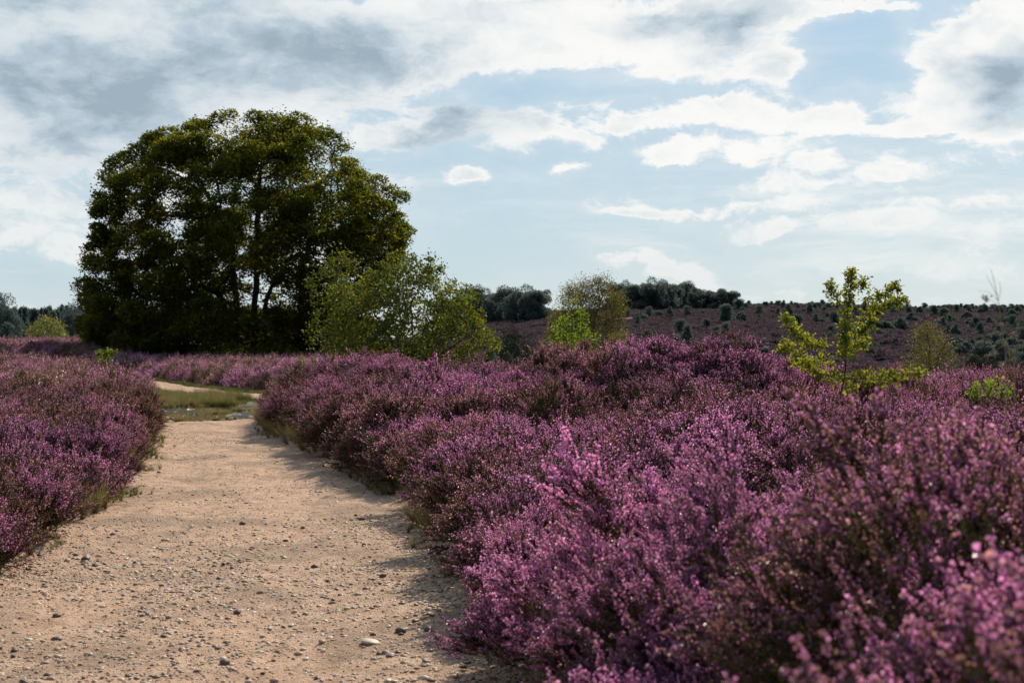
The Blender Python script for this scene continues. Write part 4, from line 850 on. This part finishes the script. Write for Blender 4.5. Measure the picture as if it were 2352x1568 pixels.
def put_far(px, py, w, h, kd):
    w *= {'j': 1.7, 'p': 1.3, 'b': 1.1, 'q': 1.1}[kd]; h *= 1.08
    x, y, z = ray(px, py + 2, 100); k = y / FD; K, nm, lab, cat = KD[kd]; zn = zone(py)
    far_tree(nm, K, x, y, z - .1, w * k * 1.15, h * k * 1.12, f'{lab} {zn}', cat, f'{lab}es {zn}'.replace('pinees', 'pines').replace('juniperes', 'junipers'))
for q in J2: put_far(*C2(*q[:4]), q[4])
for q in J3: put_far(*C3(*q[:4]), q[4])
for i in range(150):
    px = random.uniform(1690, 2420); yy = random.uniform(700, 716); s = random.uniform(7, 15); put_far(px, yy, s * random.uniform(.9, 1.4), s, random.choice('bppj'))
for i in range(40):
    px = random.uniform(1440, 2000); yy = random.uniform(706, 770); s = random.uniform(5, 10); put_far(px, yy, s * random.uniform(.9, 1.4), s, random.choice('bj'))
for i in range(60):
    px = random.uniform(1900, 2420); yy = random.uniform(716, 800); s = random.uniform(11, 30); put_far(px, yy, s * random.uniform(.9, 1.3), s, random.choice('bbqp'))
# bushes in the hollow between the glossy bush and the weeping birch
VB = [(1140, 790, 60, 52), (1165, 782, 55, 42), (1190, 790, 60, 48), (1215, 800, 60, 56), (1235, 815, 60, 60), (1150, 820, 70, 60), (1205, 840, 70, 60), (1245, 845, 50, 50), (1120, 770, 40, 32)]
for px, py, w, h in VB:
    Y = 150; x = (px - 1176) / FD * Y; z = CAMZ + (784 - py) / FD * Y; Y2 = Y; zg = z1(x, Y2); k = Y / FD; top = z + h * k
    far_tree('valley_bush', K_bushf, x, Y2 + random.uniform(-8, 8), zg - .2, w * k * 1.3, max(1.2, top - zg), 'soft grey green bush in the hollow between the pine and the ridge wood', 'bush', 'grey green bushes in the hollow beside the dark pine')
# forest line beyond the oak
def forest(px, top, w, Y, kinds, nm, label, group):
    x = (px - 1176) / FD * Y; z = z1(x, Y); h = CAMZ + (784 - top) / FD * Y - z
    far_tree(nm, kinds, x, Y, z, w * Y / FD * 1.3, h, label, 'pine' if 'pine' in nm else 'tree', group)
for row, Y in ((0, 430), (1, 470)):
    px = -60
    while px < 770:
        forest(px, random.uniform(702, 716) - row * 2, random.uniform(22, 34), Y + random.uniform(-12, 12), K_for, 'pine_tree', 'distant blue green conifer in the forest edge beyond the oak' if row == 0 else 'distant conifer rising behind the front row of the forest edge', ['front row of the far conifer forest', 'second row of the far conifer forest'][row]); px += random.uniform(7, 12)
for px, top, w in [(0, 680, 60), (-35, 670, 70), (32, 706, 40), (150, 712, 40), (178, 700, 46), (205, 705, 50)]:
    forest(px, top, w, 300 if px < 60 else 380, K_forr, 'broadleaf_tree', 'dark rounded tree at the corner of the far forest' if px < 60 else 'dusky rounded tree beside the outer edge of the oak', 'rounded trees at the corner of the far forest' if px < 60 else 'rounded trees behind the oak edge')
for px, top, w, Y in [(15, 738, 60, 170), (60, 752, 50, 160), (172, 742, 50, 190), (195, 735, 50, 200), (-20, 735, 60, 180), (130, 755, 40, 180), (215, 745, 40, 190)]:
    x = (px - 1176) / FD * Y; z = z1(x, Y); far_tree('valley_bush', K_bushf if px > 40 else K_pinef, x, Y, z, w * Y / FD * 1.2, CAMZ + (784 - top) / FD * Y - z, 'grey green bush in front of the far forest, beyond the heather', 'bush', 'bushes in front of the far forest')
SILV = leaf_mat('silvery_green_leaf', [(.05, (.09, .11, .03)), (.5, (.18, .20, .06)), (1, (.32, .30, .10))], trans=.4, gloss=.06, rough=.42, tboost=1.5, nscale=.6)
placed('willow_bush', 'pale sparkling green willow bush beyond the heather, clear of the oak', 'bush', [(800, 60, 160), (770, 58, 158), (750, 68, 148), (735, 82, 140), (726, 95, 125)], 115, 110, [[(110, 760), (108, 735)], [(85, 770), (80, 750)], [(135, 770), (140, 750)]], 480, .3, 3, .4, .01, BIRCHBARK, SILV, 40, .2, .12, FOLD, shell=.6, hole=.1, thin=2, up=.3)

# ------------------------------------------------------------------ grass stalks, twigs
STRAW = solid_mat('straw', (.32, .24, .12), (.55, .43, .24), 30, .6)
def stalk(name, label, Y, pts, r0, heads, branches=()):
    px0 = pts[0][0]; x, _, _ = at(px0, Y); z0 = z1(x, Y); k = Y / FD; root = empty(name, (x, Y, z0), label, 'grass stalk')
    g = Geo(); F = lambda q: ((q[0] - px0) * k, (q[2] if len(q) > 2 else 0), CAMZ + (784 - q[1]) * k - z0)
    P = [(0, 0, 0)] + [F(q) for q in pts]; m = len(P) * 5; poly_tube(g, smooth_line(P, m), np.linspace(r0, r0 * .35, m), 5)
    for br in branches: Q = [F(q) for q in br]; poly_tube(g, smooth_line(Q, 10), np.linspace(r0 * .45, r0 * .2, 10), 4)
    link('stem', g.mesh('stem', [STRAW], True), root)
    if heads:
        h = Geo(); C = np.array([F((a + rng.normal(0, 3), b_ + rng.normal(0, 2.5))) for a, b_ in heads for _ in range(6)]); stamp(h, FOLD[0], FOLD[1], C, frames(rand_dir(len(C), .3), rng.uniform(0, 6, len(C))), rng.uniform(.006, .012, len(C)), 0); link('seed_head', h.mesh('seed_head', [STRAW]), root)
    return root
stalk('grass_stalk', 'tallest bleached grass stalk rising above the heather skyline, seed head forked', 3.6, [(2310, 860), (2305, 800), (2298, 730), (2292, 690), (2284, 650), (2276, 618)], .0016, [(2262, 682), (2268, 690), (2300, 742), (2312, 850), (2272, 686)],
      [[(2296, 710), (2285, 695), (2262, 683)], [(2292, 690), (2272, 672), (2245, 668)], [(2290, 680), (2272, 645), (2266, 632)], [(2293, 690), (2298, 665), (2295, 645)], [(2302, 745), (2285, 740)]])
stalk('grass_stalk', 'shorter leaning grass stalk with side spikelets beside the tallest stalk', 3.9, [(2330, 870), (2322, 830), (2314, 790), (2308, 750)], .0013, [(2283, 812), (2328, 768), (2334, 850), (2265, 818)], [[(2314, 792), (2298, 796), (2283, 812)], [(2312, 770), (2322, 766), (2332, 764)]])
stalk('grass_stalk', 'short curled grass stalk over the dark valley pine', 4.4, [(2215, 880), (2210, 850), (2200, 836), (2190, 842)], .0012, [(2192, 840), (2218, 845)])
for i, (px, py, dx, Y) in enumerate([(1185, 1240, -45, 5.2), (1205, 1262, -60, 5.0), (1235, 1250, -40, 5.4), (1225, 1290, -70, 4.9)]):
    stalk('grass_stalk', 'arching dry grass stalk bending out of the near heather towards the path', Y, [(px + 60, py + 25), (px + 20, py - 5), (px - 10 + dx * .4, py - 40), (px + dx, py - 70)], .0014, [(px + dx, py - 68)], ())['group'] = 'arching dry stalks in the near bank'
for i, (px, py, Y) in enumerate([(20, 1180, 10.2), (60, 1160, 10.6), (95, 1210, 11), (150, 1215, 11.5), (30, 1120, 10.4)]):
    stalk('grass_stalk', 'thin tan grass stalk standing in the heather opposite the bank', Y, [(px, py), (px + 5, py - 50), (px + 22, py - 90), (px + 45, py - 100)], .0018, [(px + 40, py - 98)])['group'] = 'thin tan stalks opposite the bank'
TW = bark_mat('dead_twig', (.10, .075, .06), (.24, .19, .15), 30)
def dead_shrub(px, py, Y, label):
    x, _, _ = at(px, Y); z0 = z1(x, Y); root = empty('dead_shrub', (x, Y, z0), label, 'shrub'); g = Geo(); top = CAMZ + (784 - py) / FD * Y - z0
    for i in range(26):
        a = rng.uniform(0, 6.28); s_ = rng.uniform(.1, .45); P = smooth_line([(0, 0, 0), (math.cos(a) * s_ * .35, math.sin(a) * s_ * .35, top * .5), (math.cos(a) * s_ * .6, math.sin(a) * s_ * .5, top * rng.uniform(.75, 1))], 8, .008); poly_tube(g, P, np.linspace(.006, .0015, 8), 4)
        for j in range(5):
            o = P[rng.integers(3, 8)]; tubes(g, [o], [o + unit(rng.normal(size=3) + [0, 0, 1.2]) * rng.uniform(.06, .18)], [.002], [.001], 3)
    link('branch', g.mesh('branch', [TW]), root)
dead_shrub(1168, 806, 22, 'bare grey dead twigs sticking out of the heather beside the dark pine')
dead_shrub(1120, 852, 21, 'low bare twiggy shrub in the heather under the glossy bush')
# fallen straw on the near sand
x, y = ground_pt(455, 1535); x2, y2 = ground_pt(665, 1478); g = Geo(); T = np.linspace(0, 1, 24)
L = np.stack([(x2 - x) * T, (y2 - y) * T + .03 * np.sin(T * 3), 0 * T], -1); zz = path_z(L[:, 0] + x, L[:, 1] + y); L[:, 2] = zz - zz[0] + .004; poly_tube(g, L, np.full(24, .0022), 5)
tag(link('straw_stalk', g.mesh('straw_stalk', [STRAW], True), None, (x, y, zz[0] + .014)), 'long pale straw lying flat across the near sand', 'grass stalk')

# ------------------------------------------------------------------ sky and sun
SUN_AZ, SUN_EL = math.radians(20), math.radians(36)
w = bpy.data.worlds.new('World'); SC.world = w; w.use_nodes = True; nt = w.node_tree; nt.nodes.clear(); b = NB(nt)
sky = b.n('ShaderNodeTexSky', sky_type='NISHITA'); sky.sun_disc = False; sky.sun_elevation = SUN_EL; sky.sun_rotation = SUN_AZ; sky.air_density = 1.0; sky.dust_density = 1.2; sky.ozone_density = 1.5
dirv = b.n('ShaderNodeTexCoord').outputs['Generated']; D3 = b.sep(dirv)
az = b.m('ARCTAN2', D3[0], D3[1]); el = b.m('ARCSINE', D3[2])
cx = b.n('ShaderNodeCombineXYZ'); b.put(cx.inputs[0], az); b.put(cx.inputs[1], el); A = cx.outputs[0]
def warp(vec, scale, amt, seed):
    c_ = b.n('ShaderNodeTexNoise'); b.put(c_.inputs['Vector'], b.v('ADD', b.v('MULTIPLY', vec, (1, 2.0, 1)), (seed, 0, 0))); c_.inputs['Scale'].default_value = scale; c_.inputs['Detail'].default_value = 6; c_.inputs['Roughness'].default_value = .6
    o = b.v('SUBTRACT', c_.outputs['Color'], (.5, .5, .5)); return b.v('ADD', vec, b.v('MULTIPLY', o, (amt * 1.3, amt, 0)))
W0 = warp(A, 7, .040, 3.0); Wf = warp(W0, 26, .018, 9.0); W = warp(W0, 30, .024, 5.0)
def ae(px, py):
    u, v_ = (px - 1176) / FD, (784 - py) / FD; a_ = math.atan(u); return a_, math.atan(v_ * math.cos(a_))
def blobs(lst, vec):
    acc = None
    for px, py, rx, ry, wt in lst:
        a_, e_ = ae(px, py); k = math.cos(a_); d = b.v('LENGTH', b.v('MULTIPLY', b.v('SUBTRACT', vec, (a_, e_, 0)), (FD / rx, FD / ry, 0)))
        t = b.mr(d, 0, 1, wt, 0); acc = t if acc is None else b.m('ADD', acc, t)
    return acc
CLOUD = [(200, 150, 800, 330, 1.0), (600, 40, 380, 120, .6), (200, 330, 420, 90, .30), (80, 470, 330, 170, .22), (1000, 40, 380, 110, .75), (1350, 60, 420, 110, .75), (1700, 30, 280, 90, .7), (1550, 140, 230, 70, .55), (1000, 140, 340, 70, .5),
         (1780, 150, 130, 95, .65), (800, 180, 260, 80, .4), (620, 250, 300, 70, .3), (930, 310, 190, 60, .75), (1060, 265, 110, 80, .75), (1200, 290, 130, 90, .8), (1320, 320, 90, 50, .65), (1460, 280, 190, 30, .62), (1680, 255, 200, 42, .75), (1880, 275, 230, 34, .65), (2120, 285, 260, 32, .6), (2320, 285, 150, 40, .5),
         (2270, 130, 240, 150, .95), (2180, 220, 150, 70, .6), (2340, 60, 150, 100, .6), (1540, 335, 120, 38, .66), (1500, 358, 80, 24, .5), (1070, 410, 85, 30, .56), (1285, 395, 75, 32, .58), (1715, 348, 75, 26, .6), (1880, 360, 60, 28, .4),
         (1560, 482, 420, 28, .40), (1900, 520, 330, 34, .34), (2050, 390, 260, 46, .26), (1850, 420, 320, 30, .22), (2200, 470, 300, 24, .24), (1500, 605, 140, 42, .55), (1390, 605, 80, 30, .45), (1590, 622, 70, 30, .5), (2250, 620, 230, 55, .3), (2000, 10, 160, 16, .5), (130, 560, 180, 70, .2), (430, 20, 200, 60, .35)]
DARK = [(0, 90, 1350, 520, .54), (260, 230, 480, 150, .28), (620, 130, 330, 120, .16), (810, 75, 240, 100, .50), (1540, 60, 260, 55, .55), (1700, 85, 120, 60, .4), (1060, 250, 120, 100, .5), (1190, 275, 110, 80, .4), (1030, 325, 190, 50, .38), (930, 330, 150, 40, .3), (2300, 190, 190, 110, .65), (2340, 240, 130, 70, .3), (1640, 130, 80, 50, .2), (380, 200, 150, 60, .2), (1260, 345, 110, 20, .3)]
CLR = [(1250, 200, 330, 60, .30), (1950, 90, 140, 90, .55), (1130, 560, 330, 190, .30), (1950, 190, 200, 60, .35), (1150, 5, 130, 20, .2), (1500, 400, 330, 50, .16), (60, 640, 200, 60, .2)]
# base cloud noise, drawn out sideways, finer towards the horizon
el2 = b.m('LOGARITHM', b.m('ADD', b.m('MAXIMUM', el, 0.0), .07), 2.718)
c2 = b.n('ShaderNodeCombineXYZ'); b.put(c2.inputs[0], b.m('MULTIPLY', b.sep(Wf)[0], 5.0)); b.put(c2.inputs[1], b.m('MULTIPLY', b.m('ADD', el2, b.m('MULTIPLY', b.m('SUBTRACT', b.sep(Wf)[1], el), 8.0)), 4.2)); c2.inputs[2].default_value = 2.7
n1 = b.noise(c2.outputs[0], 1.0, 6, .6)
n2 = b.noise(b.v('MULTIPLY', Wf, (18, 34, 1)), 1.0, 7, .66)
q = b.m('ADD', b.m('MULTIPLY', b.m('SUBTRACT', n1, .5), .7), b.m('MULTIPLY', b.m('SUBTRACT', n2, .5), 1.25))
q = b.m('ADD', q, b.m('MULTIPLY', blobs(CLOUD, W), .75)); q = b.m('SUBTRACT', q, blobs(CLR, W)); q = b.m('SUBTRACT', q, .06)
cov = b.mr(q, -.04, .19, 0, 1); veil = b.mr(q, -.50, .15, 0, 1)
STRK = [(1900, 500, 900, 230, .9), (700, 430, 900, 150, .35), (1700, 170, 700, 120, .5), (100, 480, 420, 260, .7), (2100, 640, 500, 60, .4)]
n4 = b.noise(b.v('MULTIPLY', W0, (5, 42, 1)), 1.0, 6, .6)
strk = b.m('MULTIPLY', b.mr(n4, .44, .66, 0, 1), b.m('MINIMUM', blobs(STRK, A), .9))
dk = blobs(DARK, W)
n3 = b.noise(b.v('ADD', b.v('MULTIPLY', W0, (9, 17, 1)), (4.1, 1.3, 0)), 1.0, 6, .62)
shade = b.m('MULTIPLY', dk, b.mr(n3, .25, .75, .45, 1.35))
shade = b.m('ADD', shade, b.m('MULTIPLY', b.mr(n3, .40, .70, 0, .45), b.mr(q, .10, .4, 0, 1)))
shade = b.m('MINIMUM', shade, 1.0)
# glow falls off away from the sun: clouds ahead are lit through, those behind are darker
sd = Vector((math.sin(SUN_AZ) * math.cos(SUN_EL), math.cos(SUN_AZ) * math.cos(SUN_EL), math.sin(SUN_EL)))
cs = b.v('DOT_PRODUCT', dirv, tuple(sd)); gl = b.mr(cs, -.5, .55, .26, 1.0)
ccol = ramp(b, shade, [(0, (.96, .96, .94)), (.3, (.75, .80, .83)), (.65, (.50, .60, .68)), (1, (.35, .44, .52))])
ccol = b.mix(b.mr(el, .0, .13, .75, 0), ccol, (.72, .77, .78))
hor = ramp(b, el, [(0, (.60, .71, .75)), (.04, (.52, .67, .75)), (.13, (.43, .61, .74)), (.24, (.38, .57, .75)), (.6, (.22, .40, .66))])
base = b.mix(b.m('MULTIPLY', veil, .6), hor, (.62, .72, .79)); base = b.mix(strk, base, (.82, .85, .86))
skyl = b.mix(1.0, sky.outputs[0], (.10, .10, .10), 'MULTIPLY')
base = b.mix(.12, base, skyl)
out = b.mix(cov, base, ccol); out = b.mix(1.0, out, (1, 1, 1), 'MULTIPLY')
sc_ = b.n('ShaderNodeVectorMath', operation='SCALE'); b.put(sc_.inputs[0], out); b.put(sc_.inputs['Scale'], gl)
bg = b.n('ShaderNodeBackground'); b.put(bg.inputs[0], sc_.outputs[0]); bg.inputs[1].default_value = 1.0
nt.links.new(bg.outputs[0], b.n('ShaderNodeOutputWorld').inputs[0])
w.cycles.sampling_method = 'MANUAL'; w.cycles.sample_map_resolution = 512
ld = bpy.data.lights.new('sun', 'SUN'); ld.energy = 5.0; ld.angle = math.radians(.6); ld.color = (1, .89, .74)
lo = bpy.data.objects.new('sun', ld); COL.objects.link(lo); lo.rotation_euler = (-sd).to_track_quat('-Z', 'Y').to_euler()

# ------------------------------------------------------------------ camera
cd = bpy.data.cameras.new('camera'); cam = bpy.data.objects.new('camera', cd); COL.objects.link(cam); cam.location = (0, 0, CAMZ); cam.rotation_euler = (math.radians(90), 0, 0)
cd.lens = 50; cd.sensor_width = 36; cd.clip_end = 8000; cd.clip_start = .05
cd.dof.use_dof = True; cd.dof.focus_distance = 15; cd.dof.aperture_fstop = 5.6; cd.dof.aperture_blades = 0
SC.camera = cam
SC.view_settings.view_transform = 'Standard'; SC.view_settings.look = 'None'; SC.view_settings.exposure = 0
cy = SC.cycles; cy.max_bounces = 5; cy.diffuse_bounces = 3; cy.glossy_bounces = 2; cy.transmission_bounces = 3; cy.use_adaptive_sampling = True; cy.adaptive_threshold = .02
cy.sample_clamp_indirect = 4; cy.use_denoising = True; cy.denoiser = 'OPENIMAGEDENOISE'; cy.denoising_input_passes = 'RGB_ALBEDO_NORMAL'; cy.denoising_prefilter = 'ACCURATE'
cy.caustics_reflective = False; cy.caustics_refractive = False
